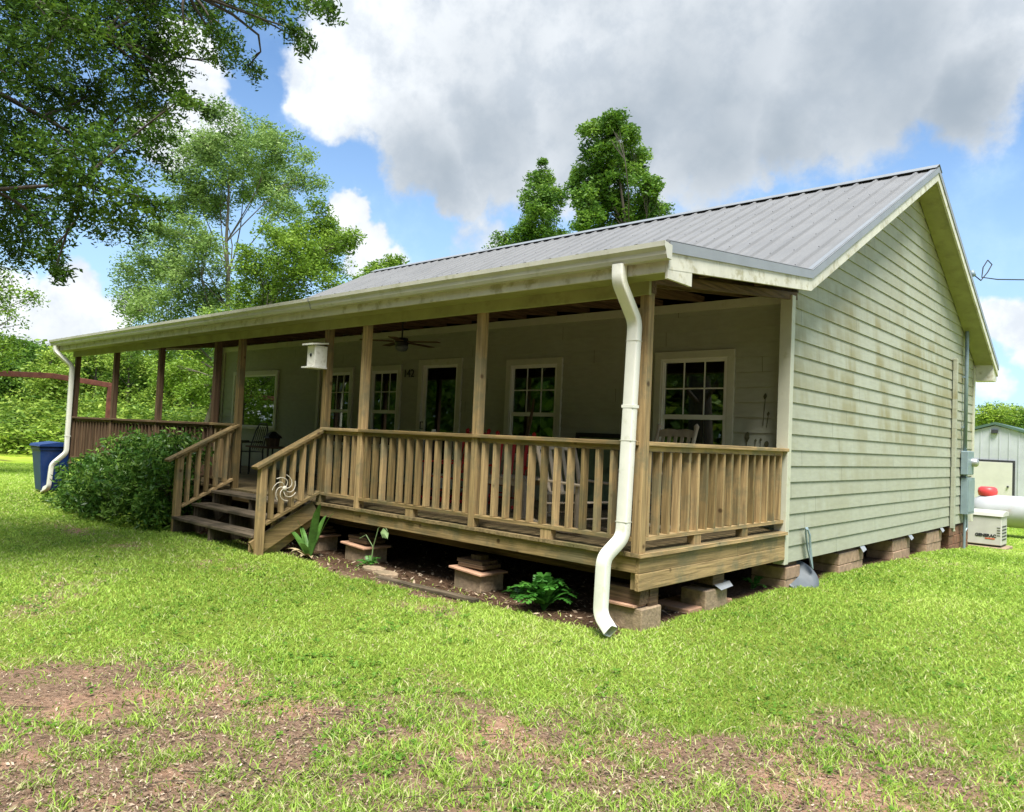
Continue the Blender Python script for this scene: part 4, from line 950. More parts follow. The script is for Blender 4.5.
# thin dark olive cattail shapes on the siding right of the near window
ct = empty('cattail_marks', (-.35, -.03, 1.5), 'dark cattail shaped silhouettes on the porch siding right of the nearest window', 'wall ornament')
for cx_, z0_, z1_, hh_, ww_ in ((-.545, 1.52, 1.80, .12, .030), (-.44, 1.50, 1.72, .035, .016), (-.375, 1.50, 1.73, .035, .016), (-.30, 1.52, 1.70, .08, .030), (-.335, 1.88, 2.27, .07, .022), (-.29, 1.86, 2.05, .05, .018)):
    m = MB(); m.beam((cx_-.02, -.024, z0_), (cx_, -.024, z1_-.03), .005, .006, (0, 1, 0)); m.tube([(cx_-.008, -.026, z1_-hh_), (cx_-.004, -.026, z1_-hh_*.6), (cx_, -.026, z1_-.02), (cx_+.002, -.026, z1_)], [ww_*.35, ww_, ww_*.9, ww_*.3], 8, .15, side0=(1, 0, 0)); m.build('cattail', 'dark_olive_mark', ct)
# white birdhouse on the post, pinwheel, house number, jar
bb = empty('white_birdhouse', (-4.93, -3.27, 2.36), 'white painted box birdhouse fixed high on the post at the right of the steps', 'birdhouse')
m = MB(); m.box(-4.89, -4.71, -3.46, -3.28, 2.385, 2.65); m.build('body', 'white_paint', bb, .004)
m = MB(); m.box(-4.93, -4.70, -3.51, -3.28, 2.365, 2.384); m.build('floor', 'white_paint', bb)
m = MB(); m.prism([(-3.52, 2.652), (-3.278, 2.68), (-3.278, 2.70), (-3.52, 2.672)], 'x', -4.92, -4.69); m.build('roof', 'white_paint', bb)
m = MB(); m.lathe([(.0, .004), (.022, .004), (.022, 0)], (-4.80, -3.462, 2.53), 14, Matrix.Rotation(R(90), 4, 'X')); m.build('entrance', 'dark_print', bb)
pw = empty('metal_pinwheel', (-4.68, -3.81, .83), 'pale curled wire pinwheel hung on the right handrail of the steps', 'ornament')
px_, py_, pz_ = -4.68, -3.80, .86
m = MB()
for k in range(7):
    a0 = 2*math.pi*k/7; pts = []
    for q in range(9):
        u = q/8; rr = .03+.135*u; aa = a0+u*1.5-.3*math.sin(u*3); pts.append((px_+.012*math.sin(u*3), py_+rr*math.cos(aa), pz_+rr*math.sin(aa)))
    m.tube(pts, [.0055]*9, 5)
m.build('petals', 'rusty_white', pw)
m = MB(); m.lathe([(0, .03), (.02, .025), (.03, .01), (.03, 0), (0, 0)], (px_, py_, pz_), 12, Matrix.Rotation(R(90), 4, 'Y')); m.build('hub', 'rusty_white', pw)
nb = empty('house_number', (-6.98, -.03, 2.6), 'dark metal house number beside the door top left', 'house number')
text('142', .20, (-6.99, -.034, 2.60), (R(90), 0, 0), 'black_iron', nb, 'digits', .006)
jr = empty('small_jar', (-5.05, -1.1, DK), 'small white jar on a stand just right of the door glass', 'jar')
m = MB(); m.lathe([(0, .85), (.035, .85), (.045, .87), (.045, .95), (.03, .98), (.03, 1.0), (0, 1.0)], (-5.05, -1.1, DK), 14); m.build('jar_body', 'white_paint', jr, smooth=True)
m = MB(); m.lathe([(.12, 0), (.12, .02), (.015, .04), (.015, .82), (.09, .83), (.09, .85), (0, .85)], (-5.05, -1.1, DK), 14); m.build('stand', 'black_iron', jr)
# edging board and flat stones in the mulch
m = MB(); m.beam((-3.0, -3.62, .03), (-1.55, -3.58, .035), .09, .035); tag(m.build('edging_board', 'old_wood_x', None, .004), 'old grey board lying in the mulch in front of the second pier', 'board')
for i, (x, y, lb) in enumerate(((-3.45, -3.35, 'flat grey stone in the mulch right of the third post pier'), (-3.12, -3.42, 'flat grey stone at the left end of the old edging board'))):
    m = MB(); a = [(x+.17*math.cos(q)*(1+.2*math.sin(3*q+i)), y+.11*math.sin(q)) for q in [k*.785 for k in range(8)]]; m.prism(a, 'z', .01, .05); tag(m.build('flat_stone', 'block_grey', None, .008), lb, 'stone')

# ---------------------------------------------------------------- plants
mat('weed_stalk', (0.16, 0.24, 0.09), 0.6, 0.2, 12)
def leaf_quads(C, n_each, spread, size, rng, flat=.6, droop=0.0, aspect=.42, tint0=None, tvar=.18):
    """quads scattered round cluster centres C (k,3); returns V, F, tint"""
    k = len(C); n = k*n_each
    c = np.repeat(C, n_each, 0); s = np.repeat(spread, n_each)[:, None] if np.ndim(spread) else spread
    off = rng.normal(0, 1, (n, 3)); off /= np.maximum(1, np.linalg.norm(off, axis=1)/1.9)[:, None]
    off[:, 2] *= .75
    P = c+off*s
    a = rng.random(n)*2*np.pi; el = rng.normal(-droop, .5, n)
    U = np.stack([np.cos(a)*np.cos(el), np.sin(a)*np.cos(el), np.sin(el)], 1)
    Nn = rng.normal(0, 1, (n, 3))*(1-flat)+np.array([0, 0, 1])*flat; Nn /= np.linalg.norm(Nn, axis=1)[:, None]
    V2 = np.cross(U, Nn); V2 /= np.maximum(1e-3, np.linalg.norm(V2, axis=1))[:, None]
    L = (size*(.6+.8*rng.random(n)))[:, None]; W = L*aspect
    V = np.stack([P-U*L*.5, P-V2*W*.5+U*L*.05, P+U*L*.5, P+V2*W*.5+U*L*.05], 1).reshape(-1, 3)
    t0 = rng.random(k) if tint0 is None else tint0
    t = np.clip(np.repeat(t0, n_each)*.8+.1+rng.normal(0, tvar, n), 0, 1)
    return V, np.arange(n*4).reshape(n, 4), np.repeat(t, 4)
def limb(mb, a, b, ra, rb, rng, bend=.12, n=5):
    a = np.array(a, float); b = np.array(b, float); d = np.linalg.norm(b-a); pts = []; off = rng.normal(0, bend*d, 3); off[2] = abs(off[2])*.5
    for i in range(n+1):
        u = i/n; pts.append(tuple(a*(1-u)+b*u+off*math.sin(math.pi*u)))
    mb.tube(pts, [ra+(rb-ra)*i/n for i in range(n+1)], 7, cap=False); return pts
def tree(name, label, cat, bxy, lobes, leafm, barkm, leaf, cl_per, n_each, cl_sp, trunk_r, trunk_top, seed, group=None, lean=(0, 0), sat=True, shell=.35, droop=.1):
    rng = np.random.default_rng(seed); x, y = bxy
    if sat:
        lobes = list(lobes); base_l = list(lobes)
        for (lx, ly, lz, lr) in base_l:
            for q in range(3):
                d = rng.normal(0, 1, 3); d /= np.linalg.norm(d); lobes.append((lx+d[0]*lr*1.12, ly+d[1]*lr*1.12, lz+d[2]*lr*1.05+.1*lr, lr*rng.uniform(.2, .5)))
    z0 = g0(x, y) if abs(x) < 900 else 0
    root = empty(name, (x, y, z0), label, cat, group)
    mb = MB(); top = np.array(trunk_top); b0 = np.array([x, y, z0-.15]); n = 9; off = rng.normal(0, .03*top[2], 3); tp = []
    for i in range(n+1):
        u = i/n; p = b0*(1-u)+top*u+off*math.sin(math.pi*u)*np.array([1, 1, 0])+rng.normal(0, .01*top[2], 3)*np.array([1, 1, 0])*(0 < i < n)*.5
        tp.append(p)
    mb.tube([tuple(p) for p in tp], [trunk_r*(1.25 if i == 0 else 1-.78*i/n) for i in range(n+1)], 10, cap=False)
    C = []; tints = []; spr = []
    for (lx, ly, lz, lr) in lobes:
        c = np.array([lx, ly, lz])
        is_sat = sat and (lx, ly, lz, lr) not in base_l
        zt = z0+(lz-z0)*rng.uniform(.6, .86); j = min(range(n+1), key=lambda q: abs(tp[q][2]-zt)); rr = trunk_r*(1-.78*j/n)*.42
        pts = limb(mb, tp[j], c, rr, max(.008, rr*.12), rng) if not is_sat else [tuple(c)]*4
        k = max(4, int(cl_per*(lr/1.0)**2.0)) if lr > .3 else max(4, int(cl_per*lr**1.4))
        d = rng.normal(0, 1, (k, 3)); d /= np.linalg.norm(d, axis=1)[:, None]; rad = lr*(shell+(1.12-shell)*rng.random(k)**.75)
        cc = c+d*rad[:, None]*np.array([1, 1, .85])
        tl = rng.uniform(.25, .75)
        for q in range(0, k, max(1, k//9)): limb(mb, c if rng.random() < .6 else pts[3], cc[q], max(.01, rr*.22), .006, rng, .08, 3)
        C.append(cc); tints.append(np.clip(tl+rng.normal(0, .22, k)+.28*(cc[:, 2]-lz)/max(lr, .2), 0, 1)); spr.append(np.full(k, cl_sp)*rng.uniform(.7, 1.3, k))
    C = np.concatenate(C); tints = np.concatenate(tints); spr = np.concatenate(spr)
    mb.build('trunk', barkm, root, smooth=True)
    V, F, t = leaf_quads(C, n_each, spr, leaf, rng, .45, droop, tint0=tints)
    np_mesh('crown', V, F, leafm, t, root)
    return root
TA, TB, TC, TD, TE, TF, TG, TH = (((-21.95,4.57),[(-21.96,4.07,11.73,1.08),(-25.03,4.22,12.18,0.97),(-19.36,4.0,10.83,0.94),(-22.35,6.71,11.26,0.78),(-22.29,2.52,9.9,0.86),(-21.93,3.58,10.38,1.06),(-22.82,5.48,10.73,1.06),(-22.97,2.6,9.13,0.63),(-22.79,3.7,9.49,0.72),(-18.63,4.0,8.74,0.52),(-24.88,3.22,8.59,0.97),(-24.46,2.22,7.31,0.86),(-22.36,2.75,6.88,0.97),(-26.02,2.54,6.51,0.83),(-22.73,2.31,5.52,0.97),(-22.39,3.61,5.98,0.92),(-21.03,2.6,7.61,0.6),(-24.27,1.58,5.53,0.49),(-20.52,3.68,4.97,0.81),(-22.77,2.06,4.38,0.82),(-24.15,4.11,4.33,0.9),(-20.83,3.99,3.66,0.76)]),((-19.08,1.77),[(-16.58,2.78,7.17,0.71),(-15.91,3.55,6.95,0.65),(-16.78,4.8,7.76,0.41),(-15.68,2.96,6.0,0.81),(-17.71,3.19,5.8,0.8),(-16.67,4.61,6.65,0.5),(-14.93,3.99,7.06,0.23),(-16.54,2.02,6.12,0.46),(-16.38,3.13,5.06,0.71),(-18.32,2.9,5.12,0.62),(-16.53,3.99,8.09,0.37),(-17.44,1.69,4.34,0.64),(-17.24,3.04,4.05,0.73),(-19.96,1.57,3.23,0.62),(-18.55,1.88,2.76,0.6)]),((-18.4,22.71),[(-17.46,20.48,16.69,0.58),(-18.24,20.63,15.84,0.98),(-18.42,23.5,16.37,0.94),(-19.42,21.48,14.83,0.91),(-16.26,21.77,14.04,0.48),(-18.32,21.7,14.42,1.3),(-17.46,22.8,13.29,0.9),(-18.4,20.23,12.89,0.78),(-18.82,22.98,12.63,1.34),(-18.64,19.81,12.13,0.43),(-18.69,20.99,17.22,0.35),(-17.71,22.57,17.0,0.4),(-16.83,23.1,13.51,0.4),(-18.73,22.38,10.56,1.42),(-17.86,23.95,11.3,1.14),(-20.49,22.75,11.01,0.95)]),((-23.55,23.43),[(-24.5,23.53,16.54,0.69),(-23.9,22.41,14.97,0.84),(-24.08,24.13,15.05,0.63),(-22.85,21.72,13.11,0.97),(-23.0,23.74,12.88,0.67),(-23.87,22.03,12.51,0.61),(-24.11,23.59,11.63,1.14),(-23.33,21.84,9.92,1.2)]),((-26.39,23.55),[(-26.88,23.28,13.23,0.41),(-26.79,23.41,12.52,0.71),(-26.47,22.99,11.04,1.28),(-26.36,22.56,9.48,1.62)]),((-17.44,26.3),[(-17.67,25.51,13.85,0.32),(-17.11,25.54,12.97,0.63),(-17.21,25.58,11.82,1.16),(-17.05,25.83,10.26,1.48)]),((-33.16,20.08),[(-33.29,19.72,12.04,0.43),(-33.31,20.44,12.07,0.37),(-34.26,19.28,11.51,0.37),(-32.96,18.97,11.42,0.48),(-32.9,19.29,10.44,1.45),(-33.35,20.51,9.14,1.61),(-33.3,18.22,8.78,1.43)]),((-21.35,-4.36),[(-19.15,-3.25,4.94,0.36),(-21.02,-2.27,4.97,0.26),(-19.45,-3.53,4.53,0.46),(-20.8,-2.84,4.26,0.33),(-21.81,-3.47,4.89,0.7),(-20.57,-4.23,3.99,0.83),(-19.67,-3.18,3.29,0.47),(-20.01,-3.73,2.84,0.73),(-20.27,-5.14,4.59,0.85),(-21.47,-4.63,2.93,0.95),(-21.34,-5.51,3.6,0.76)]))
OAK = [(-6.26,-6.54,6.0,0.67),(-4.46,-6.59,5.25,0.52),(-4.85,-6.03,5.68,0.52),(-4.94,-5.59,5.58,0.38),(-4.88,-5.68,5.03,0.41),(-5.71,-5.86,5.3,0.56),(-6.03,-6.31,5.22,0.67),(-6.34,-6.39,4.59,0.62),(-3.74,-6.64,3.92,0.43),(-4.38,-6.02,4.31,0.38),(-4.27,-5.79,4.52,0.2),(-3.58,-6.36,3.57,0.32),(-3.69,-6.63,3.48,0.29),(-5.23,-5.59,3.81,0.22),(-6.46,-6.27,4.01,0.46),(-6.07,-6.49,3.56,0.27),(-4.62,-6.55,3.36,0.15),(-4.63,-5.5,5.19,0.21),(-3.61,-5.79,5.32,0.21),(-4.46,-5.29,6.07,0.22),(-3.36,-5.62,5.33,0.15),(-4.29,-4.99,5.7,0.15),(-4.58,-4.64,5.73,0.09),(-4.86,-4.9,5.78,0.11),(-4.8,-5.12,5.15,0.08),(-4.37,-4.71,6.34,0.14),(-3.8,-4.78,6.02,0.11),(-3.38,-4.83,5.68,0.09),(-3.99,-4.31,5.96,0.06),(-2.36,-5.28,5.38,0.09),(-2.76,-4.82,5.7,0.06),(-4.63,-5.84,5.96,0.52),(-3.6,-5.28,6.0,0.3),(-6.01,-6.39,3.32,0.13),(-4.3,-6.6,3.11,0.07),(-3.92,-6.64,2.91,0.04),(-3.26,-5.94,4.49,0.11),(-5.27,-5.28,4.58,0.14),(-4.74,-7.28,4.77,0.81),(-5.05,-7.24,3.93,0.83),(-5.33,-7.17,6.19,1.17),(-5.14,-6.28,6.58,1.04),(-4.71,-5.43,6.74,0.76),(-3.35,-6.1,3.55,0.07),(-5.74,-5.76,3.79,0.16),(-7.23,-7.72,5.58,1.3),(-5.82,-7.79,6.26,1.15),(-5.5,-7.76,3.97,0.92),(-6.12,-7.09,3.48,0.62)]
tree('shade_tree', 'tall airy tree with a bare forked trunk rising beyond the left porch roof', 'tree', TA[0], TA[1], 'airy_leaf', 'bark_pale', .11, 62, 58, .19, .14, (TA[1][5][0]+.3, TA[1][5][1], 10.3), 11, shell=.1)
tree('shade_tree', 'lighter green leaning tree in front of the tall airy tree beside the roof end', 'tree', TB[0], TB[1], 'light_leaf', 'bark_pale', .105, 78, 58, .17, .13, (-16.8, 3.4, 6.4), 12, shell=.1)
tree('tall_tree', 'tallest bright green tree standing up behind the roof ridge', 'tree', TC[0], TC[1], 'mid_leaf', 'bark', .19, 48, 66, .20, .20, (-17.9, 21.6, 15.6), 13)
tree('tall_tree', 'narrow dark green tree behind the ridge left of the tallest tree', 'tree', TD[0], TD[1], 'mid_leaf', 'bark', .19, 48, 62, .20, .20, (-24.0, 23.2, 14.8), 14)
tree('tall_tree', 'small treetop tip peeking over the ridge furthest left of the dark narrow tree', 'tree', TE[0], TE[1], 'mid_leaf', 'bark', .18, 55, 40, .22, .2, (-26.8, 23.3, 12.2), 15)
tree('tall_tree', 'small treetop tip over the ridge just right of the tallest tree', 'tree', TF[0], TF[1], 'mid_leaf', 'bark', .18, 55, 40, .22, .2, (-17.4, 25.6, 12.8), 16)
tree('tall_tree', 'yellow green treetop showing over the left end of the ridge', 'tree', TG[0], TG[1], 'light_leaf', 'bark', .20, 42, 32, .20, .2, (-33.1, 19.9, 11.2), 17)
tree('small_tree', 'small bright tree at the left edge above the carport frame', 'tree', TH[0], TH[1], 'light_leaf', 'bark', .10, 60, 34, .16, .10, (-21.3, -4.3, 4.2), 18, shell=.1, sat=False)

# overhanging oak: trunk left of the view, limbs reaching over the yard
def oak():
    rng = np.random.default_rng(31); x, y = -7.4, -11.6; z0 = g0(x, y)
    root = empty('oak_tree', (x, y, z0), 'dark leafy oak branches overhanging the yard at the upper left', 'tree')
    mb = MB(); tp = [np.array(p) for p in ((x, y, z0-.2), (x+.05, y+.1, 1.2), (x+.1, y+.35, 2.8), (x+.25, y+.8, 4.2), (x+.6, y+1.6, 5.6), (x+1.1, y+2.6, 7.0))]
    mb.tube([tuple(p) for p in tp], [.48, .38, .34, .30, .22, .12], 12, cap=False)
    nodes = []
    for tgt in ((-6.3, -6.6, 5.6), (-5.2, -6.0, 4.5), (-4.5, -6.2, 5.4), (-3.6, -5.8, 5.7), (-3.9, -6.5, 3.7), (-6.4, -6.4, 3.9), (-7.6, -7.6, 6.0), (-4.8, -7.8, 6.8)):
        j = rng.integers(2, 5); pts = limb(mb, tp[j], tgt, .085, .012, rng, .07, 8); nodes += [np.array(p) for p in pts[3:]]
    nodes = np.array(nodes); C = []; T = []; SP = []
    for lx, ly, lz, lr in OAK:
        c = np.array([lx, ly, lz]); j = np.argmin(np.linalg.norm(nodes-c, axis=1)); pts = limb(mb, nodes[j], c, .018, .006, rng, .08, 4)
        k = max(9, int(245*lr**1.75)) ; d = rng.normal(0, 1, (k, 3)); d /= np.linalg.norm(d, axis=1)[:, None]
        cc = c+d*(lr*(.05+.95*rng.random(k)**.6))[:, None]*np.array([1, 1, .8])
        for q in range(0, k, 6): limb(mb, c if rng.random() < .5 else pts[3], cc[q], .006, .0025, rng, .10, 3)
        out = (cc-c)/max(lr, .05)*.55+np.array([.42, .30, -.38]); out /= np.linalg.norm(out, axis=1)[:, None]; tt = np.clip(rng.uniform(.15, .75)+rng.normal(0, .2, k), 0, 1)
        for q in range(6): C.append(cc+out*(q*.055*min(1, .45+lr))+rng.normal(0, .02, cc.shape)); T.append(tt); SP.append(np.full(k, .050-.004*q))
    mb.build('trunk', 'bark', root, smooth=True)
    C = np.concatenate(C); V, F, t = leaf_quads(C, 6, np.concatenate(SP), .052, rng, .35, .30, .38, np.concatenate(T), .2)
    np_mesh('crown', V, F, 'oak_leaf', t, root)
oak()

# woodland edge: a few base trees copied and turned
def bushy(name, h, seed, leafm, label, cat='tree', lean=1.0):
    rng = np.random.default_rng(seed); lob = []
    n = 16
    for i in range(n):
        a = rng.random()*6.283; u = rng.random()**.8; z = h*(.12+.76*u); rr = h*.30*(1-.55*u)*rng.uniform(.5, 1.1)
        lob.append((math.cos(a)*rr, math.sin(a)*rr, z, h*.155*rng.uniform(.7, 1.2)))
    lob.append((0, 0, h*.9, h*.10))
    o = tree(name, label, cat, (0, 0), lob, leafm, 'bark', .21, 30, 34, .26, h*.02, (0, 0, h*.82), seed, 'trees along the woodland edge', shell=.15, sat=False)
    return o
WOODS = [(-45.22, -1.75, 6.4), (-50.76, 1.32, 8), (-41.87, 1.3, 6.2), (-45.0, 3.87, 6.8), (-37.95, 3.52, 5.6), (-43.12, 6.93, 7), (-36.47, 6.23, 6.0), (-41.27, 9.97, 7), (-33.86, 8.61, 6.3), (-36.36, 11.75, 6.5), (-37.44, 14.83, 7), (-7.37, 51.74, 7.8), (-6.98, 60.22, 8.3), (-3.96, 52.14, 7.6), (-2.23, 59.13, 8.4), (1.33, 51.54, 9)]
protos = [bushy('woodland_tree', 7.0, 41, 'thicket_leaf', 'x'), bushy('woodland_tree', 7.0, 42, 'mid_leaf', 'x'), bushy('woodland_tree', 7.0, 43, 'thicket_leaf', 'x')]
LW = ['leafy tree at the far left of the woodland edge', 'tall leafy tree behind the far left woodland tree', 'leafy tree beyond the lawn at the left picture edge', 'leafy tree above the rusty carport frame',
      'bushy pale tree behind the blue bin', 'leafy tree seen past the white downspout at the porch end', 'bushy tree seen between the first two porch posts at the left', 'taller tree seen beyond the left porch posts',
      'bushy tree seen low between the left posts near the wall end', 'tree behind the left end wall of the house', 'second tree behind the left end of the house', 'treetop between the rear house corner and the shed roof',
      'larger leafy tree above the shed roof', 'leafy tree at the right edge behind the shed', 'tree beyond the shed off the right edge', 'large tree far right beyond the yard']
usedp = [False]*3
rw = random.Random(3)
for i, (x, y, hh) in enumerate(WOODS):
    k = (i*2+i//3) % 3 if i < 11 else (i % 3)
    o = protos[k] if not usedp[k] else copy_tree(protos[k]); usedp[k] = True
    s = hh/7.0*(.90 if i < 11 else .74); o.location = (x, y, g0(x, y)); o.scale = (s*1.15, s*1.15, s); o.rotation_euler = (0, 0, rw.random()*6.28); o['label'] = LW[i]
SH = [(-37.84, -1.79, 2.2), (-37.76, -0.36, 2.6), (-35.25, 0.57, 1.9), (-35.42, 1.76, 2.4), (-33.24, 2.4, 2.0), (-33.26, 3.74, 2.6), (-31.04, 4.4, 2.2), (-30.93, 5.87, 2.5), (-28.78, 6.47, 2.3), (-40.42, -2.8, 2.5)]
sproto = None
LS = ['front of the far left trees', 'below the leftmost woodland trees', 'at the left picture edge behind the lawn', 'below the carport beam', 'behind the blue bin', 'past the downspout at the porch end', 'seen through the left porch railing', 'below the trees between the porch posts', 'seen beside the left end wall', 'far left off the lawn edge']
def shrub(seed):
    rng = np.random.default_rng(seed); h = 2.2
    root = empty('woodland_shrub', (0, 0, 0), 'x', 'shrub', 'shrubs along the woodland edge'); k = 300
    C = np.stack([rng.normal(0, 1.2, k), rng.normal(0, .8, k), h*rng.random(k)**.9], 1); C[:, 2] *= 1-.12*np.hypot(C[:, 0], C[:, 1])
    V, F, t = leaf_quads(C, 26, .18, .15, rng, .4, .1); np_mesh('foliage', V, F, 'thicket_leaf', t, root)
    mb = MB()
    for q in range(0, k, 14): limb(mb, (rng.normal(0, .25), rng.normal(0, .2), -.1), C[q], .03, .006, rng, .06, 4)
    mb.build('stems', 'bark', root); return root
for i, (x, y, hh) in enumerate(SH):
    if i == 0: o = sproto = shrub(51)
    else: o = copy_tree(sproto)
    o.location = (x, y, g0(x, y)); o.scale = (1.5, 1.5, hh/2.2); o.rotation_euler = (0, 0, rw.random()*6.28); o['label'] = 'green shrub '+LS[i]
# far wood that closes the view behind the individual trees
rngw = np.random.default_rng(77)
def farwood(arcs, name, label):
    C = []
    for (a0, a1, r0, r1, hh, n) in arcs:
        a = np.radians(a0+(a1-a0)*rngw.random(n)); r = r0+(r1-r0)*rngw.random(n); x = CX+r*np.sin(a); y = CY+r*np.cos(a)
        ht = hh*(.75+.5*fbm(x, y, .12, 5, 3)); z = ht*rngw.random(n)**.75; C.append(np.stack([x, y, z], 1))
    C = np.concatenate(C); V, F, t = leaf_quads(C, 12, .55, .50, rngw, .4, .1, .55); t = np.clip(t, 0, 1)
    return tag(np_mesh(name, V, F, 'thicket_leaf', t), label, 'wood', kind='stuff')
farwood([(-84, -48, 56, 66, 5.6, 8000), (-48, -12, 62, 74, 4.5, 4500), (-12, 30, 70, 80, 4.8, 5000)], 'far_wood', 'dense mass of far green woodland beyond the individual trees')
farwood([(100, 235, 15, 24, 9.5, 7000), (235, 262, 15, 24, 9.5, 2500), (228, 262, 24, 60, 12, 6000)], 'opposite_wood', 'dense green woodland facing the porch, seen reflected in its windows')

# big evergreen shrub left of the steps
rngb = np.random.default_rng(61)
bs = empty('evergreen_shrub', (-9.3, -3.85, 0), 'wide dark green shrub spreading in front of the porch left of the steps', 'shrub')
C = []
BL = [(-7.5, -3.75, 1.15, .30), (-7.45, -4.0, .75, .35), (-7.5, -4.1, .3, .3), (-7.75, -3.85, .95, .42), (-8.3, -3.8, .90, .50), (-8.9, -3.8, .95, .42), (-9.5, -3.8, .75, .48), (-10.2, -3.8, .68, .46), (-10.9, -3.8, .50, .42), (-7.6, -3.95, .45, .42), (-8.2, -4.15, .45, .45), (-8.9, -4.2, .42, .45), (-9.6, -4.2, .40, .42), (-10.3, -4.15, .36, .40), (-11.1, -4.05, .30, .38), (-11.5, -3.9, .22, .26), (-7.9, -3.7, 1.14, .22), (-8.5, -3.6, 1.16, .2), (-9.1, -3.65, 1.06, .2), (-9.9, -3.6, 1.05, .22)]
stm = MB()
for x, y, z, rr in BL:
    k = int(900*rr**2); d = rngb.normal(0, 1, (k, 3)); d /= np.linalg.norm(d, axis=1)[:, None]; cc = np.array([x, y, z])+d*(rr*(.35+.95*rngb.random(k)**1.3))[:, None]*np.array([1, .9, 1]); cc = cc[(cc[:, 2] > .05) & (cc[:, 1] < -3.32)]; C.append(cc)
    for q in range(0, len(cc), 8): limb(stm, (x+rngb.normal(0, .1), -3.75, 0), cc[q], .012, .004, rngb, .06, 4)
for q in range(70):
    x = rngb.uniform(-11.6, -7.4); u = (x+11.6)/4.2; b = np.array([x, rngb.uniform(-4.25, -3.6), .35+.62*u*rngb.random()]); d = np.array([rngb.normal(0, .5), rngb.normal(-.25, .4), rngb.uniform(.4, 1.2)]); d /= np.linalg.norm(d); ln = rngb.uniform(.25, .50)*(1 if u > .15 else .5)
    pts = [tuple(b+d*ln*k/5+np.array([0, 0, -.12*(k/5)**2*ln])) for k in range(6)]; stm.tube(pts, .005, 4, cap=False); C.append(np.array(pts[2:]))
C = np.concatenate(C); V, F, t = leaf_quads(C, 15, .066, .090, rngb, .35, .40, .30)
np_mesh('foliage', V, F, 'bush_leaf', t, bs); stm.build('stems', 'bark', bs)
# small pale plants at the foot of the shrub
for i, (x, y, lb) in enumerate(((-7.35, -4.2, 'pale leafed low plant at the foot of the left newel post'), (-7.9, -4.42, 'small yellow green plant at the front foot of the big shrub'), (-12.3, -4.1, 'low yellow green plant at the left end of the big shrub'))):
    e = empty('low_plant', (x, y, g0(x, y)), lb, 'plant', 'low plants at the foot of the big shrub')
    C = np.stack([rngb.normal(x, .13, 26), rngb.normal(y, .08, 26), .03+.16*rngb.random(26)+g0(x, y)], 1); V, F, t = leaf_quads(C, 9, .04, .06, rngb, .5, .1, .5); np_mesh('foliage', V, F, 'thicket_leaf', t, e)

def frond_plant(name, label, x, y, nfr, length, seed, pinn=11, pl=.075, up=1.0, m='fern_leaf', cat='plant', pw=.28, dirs=None):
    rng = np.random.default_rng(seed); z0 = g0(x, y); e = empty(name, (x, y, z0), label, cat)
    Vs = []; ts = []; st = MB()
    for f in range(nfr):
        a = 6.283*f/nfr+rng.normal(0, .25); ln = length*rng.uniform(.65, 1.1); el = up*rng.uniform(.55, 1.15); tt = rng.uniform(.25, .8); pts = []
        for i in range(pinn+1):
            u = i/pinn; rr = ln*u*math.cos(el)*(.55+.45*u)+.01; zz = ln*(math.sin(el)*u-.42*u*u*u); pts.append(np.array([x+rr*math.cos(a), y+rr*math.sin(a), z0+zz]))
        st.tube([tuple(p) for p in pts], [.005-.004*i/pinn for i in range(pinn+1)], 4, cap=False)
        for i in range(3, pinn+1):
            d = pts[i]-pts[i-1]; d /= np.linalg.norm(d); s = np.cross(d, [0, 0, 1]); s /= max(1e-3, np.linalg.norm(s)); L = pl*(1-abs(i/pinn-.5)*.8)
            for sg in (-1, 1):
                q = s*sg*.88+d*.48+np.array([0, 0, rng.normal(-.12, .12)]); q /= np.linalg.norm(q); w = np.cross(q, np.cross(d, s)); w /= max(1e-3, np.linalg.norm(w)); p = pts[i]
                Vs += [p, p+q*L*.45-w*L*pw, p+q*L, p+q*L*.45+w*L*pw]; ts += [min(1, max(0, tt+rng.normal(0, .1)))]*4
    V = np.array(Vs); np_mesh('fronds', V, np.arange(len(V)).reshape(-1, 4), m, np.array(ts), e); st.build('stems', m, e); return e
frond_plant('leafy_plant', 'bright green fern like plant growing in front of the dark porch gap', -1.0, -3.24, 34, .50, 71, 12, .105, up=1.45)
frond_plant('leafy_weed', 'small dark weed left of the bright fern like plant', -1.55, -3.0, 9, .2, 72, 8, .05)
frond_plant('leafy_weed', 'small weeds growing beside the front corner pier of the house', -.25, -.35, 10, .24, 73, 9, .045)
frond_plant('leafy_weed', 'green weed clump in the mulch under the drooping stalk', -3.62, -3.28, 11, .22, 74, 8, .05)
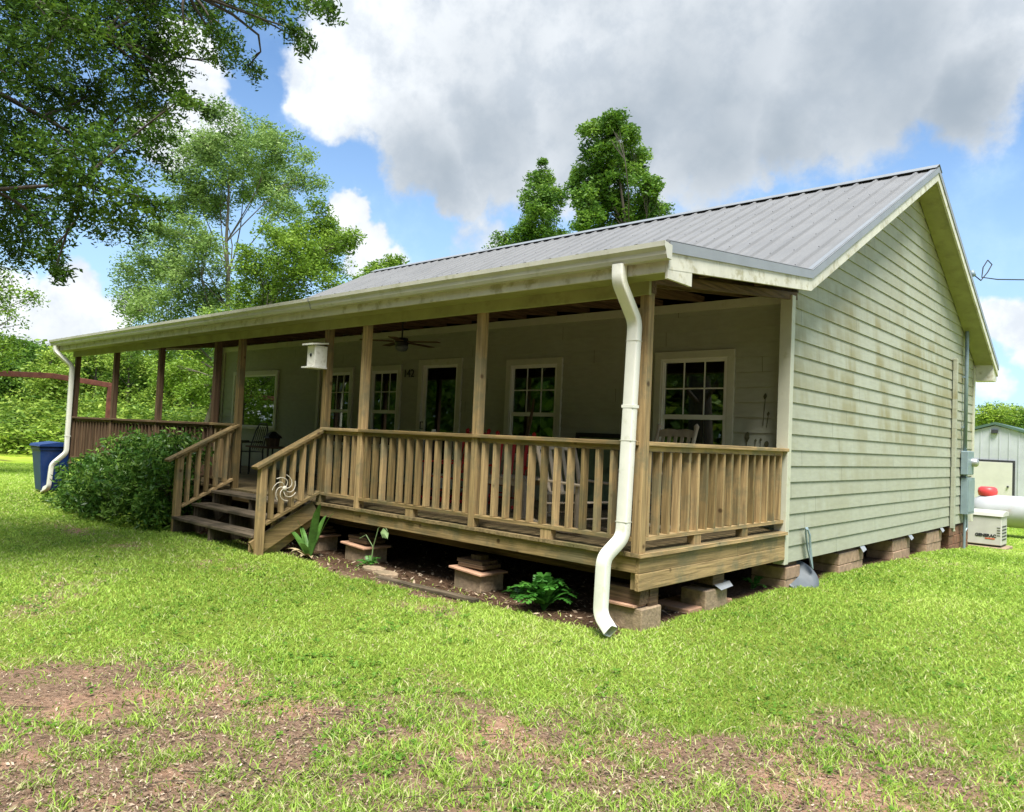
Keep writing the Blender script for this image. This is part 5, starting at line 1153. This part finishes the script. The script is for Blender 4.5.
# drooping stalk weed
e = empty('stalk_weed', (-3.62, -3.26, 0), 'tall pale stalk with drooping tip beside the third post pier', 'plant')
m = MB(); m.tube([(-3.62, -3.26, 0), (-3.60, -3.25, .25), (-3.52, -3.25, .48), (-3.42, -3.25, .53), (-3.34, -3.26, .47)], [.009, .007, .006, .006, .004], 5); m.tube([(-3.60, -3.25, .25), (-3.72, -3.27, .38), (-3.80, -3.3, .33)], .005, 5); m.build("stalk", "weed_stalk", e)
m = MB(); [m.add([(-3.42+.02*k, -3.25, .50-.01*k), (-3.44+.02*k, -3.28, .44), (-3.41+.03*k, -3.27, .38), (-3.40+.02*k, -3.24, .44)], [(0, 1, 2, 3)]) for k in range(4)]; m.build('leaves', "weed_stalk", e)
# strap leaved plant beside the steps
def strap(x, y, seed):
    rng = np.random.default_rng(seed); z0 = g0(x, y); e = empty('strap_leaf_plant', (x, y, z0), 'broad strap leaved plant with some dried leaves right of the steps', 'plant')
    specs = [(2.9, .35, .42, .07, 0), (-.2, .62, .18, .10, 0), (.35, .66, .10, .12, 0), (.9, .55, .25, .09, 0), (3.3, .30, .38, .09, 0), (2.2, .50, .16, .10, 0), (4.2, .45, .15, .09, 0), (-.9, .22, .34, .08, 0), (1.6, .5, .2, .09, 0), (3.6, .12, .32, .08, 1), (5.4, .10, .30, .08, 1), (-.5, .08, .34, .06, 1), (4.6, .14, .22, .07, 1)]
    for a, hgt, rch, w, dry in specs:
        m = MB(); n = 8; c, s = math.cos(a), math.sin(a); q = []
        for i in range(n+1):
            u = i/n; rr = .02+rch*u; z = z0+hgt*(1.35*u-.35*u*u*u*(1 if not dry else 2.2)); ww = w*.5*math.sin(math.pi*(.12+.86*u))**.8*(1.0 if u < 1 else 0)
            px, py = x+rr*c, y+rr*s; q.append(((px-s*ww, py+c*ww, z+ww*.35), (px, py, z), (px+s*ww, py-c*ww, z+ww*.35)))
        for tri in q: m.v += list(tri)
        for i in range(n): b = i*3; m.f += [(b, b+1, b+4, b+3), (b+1, b+2, b+5, b+4)]
        m.build('leaf', 'dry_strap' if dry else 'strap_green', e, smooth=True)
mat('strap_green', (0.085, 0.20, 0.035), 0.45, 0.3, 12, 0.1, transl=.2)
mat('dry_strap', (0.42, 0.33, 0.19), 0.8, 0.3, 12, 0.1)
strap(-4.45, -3.55, 3)
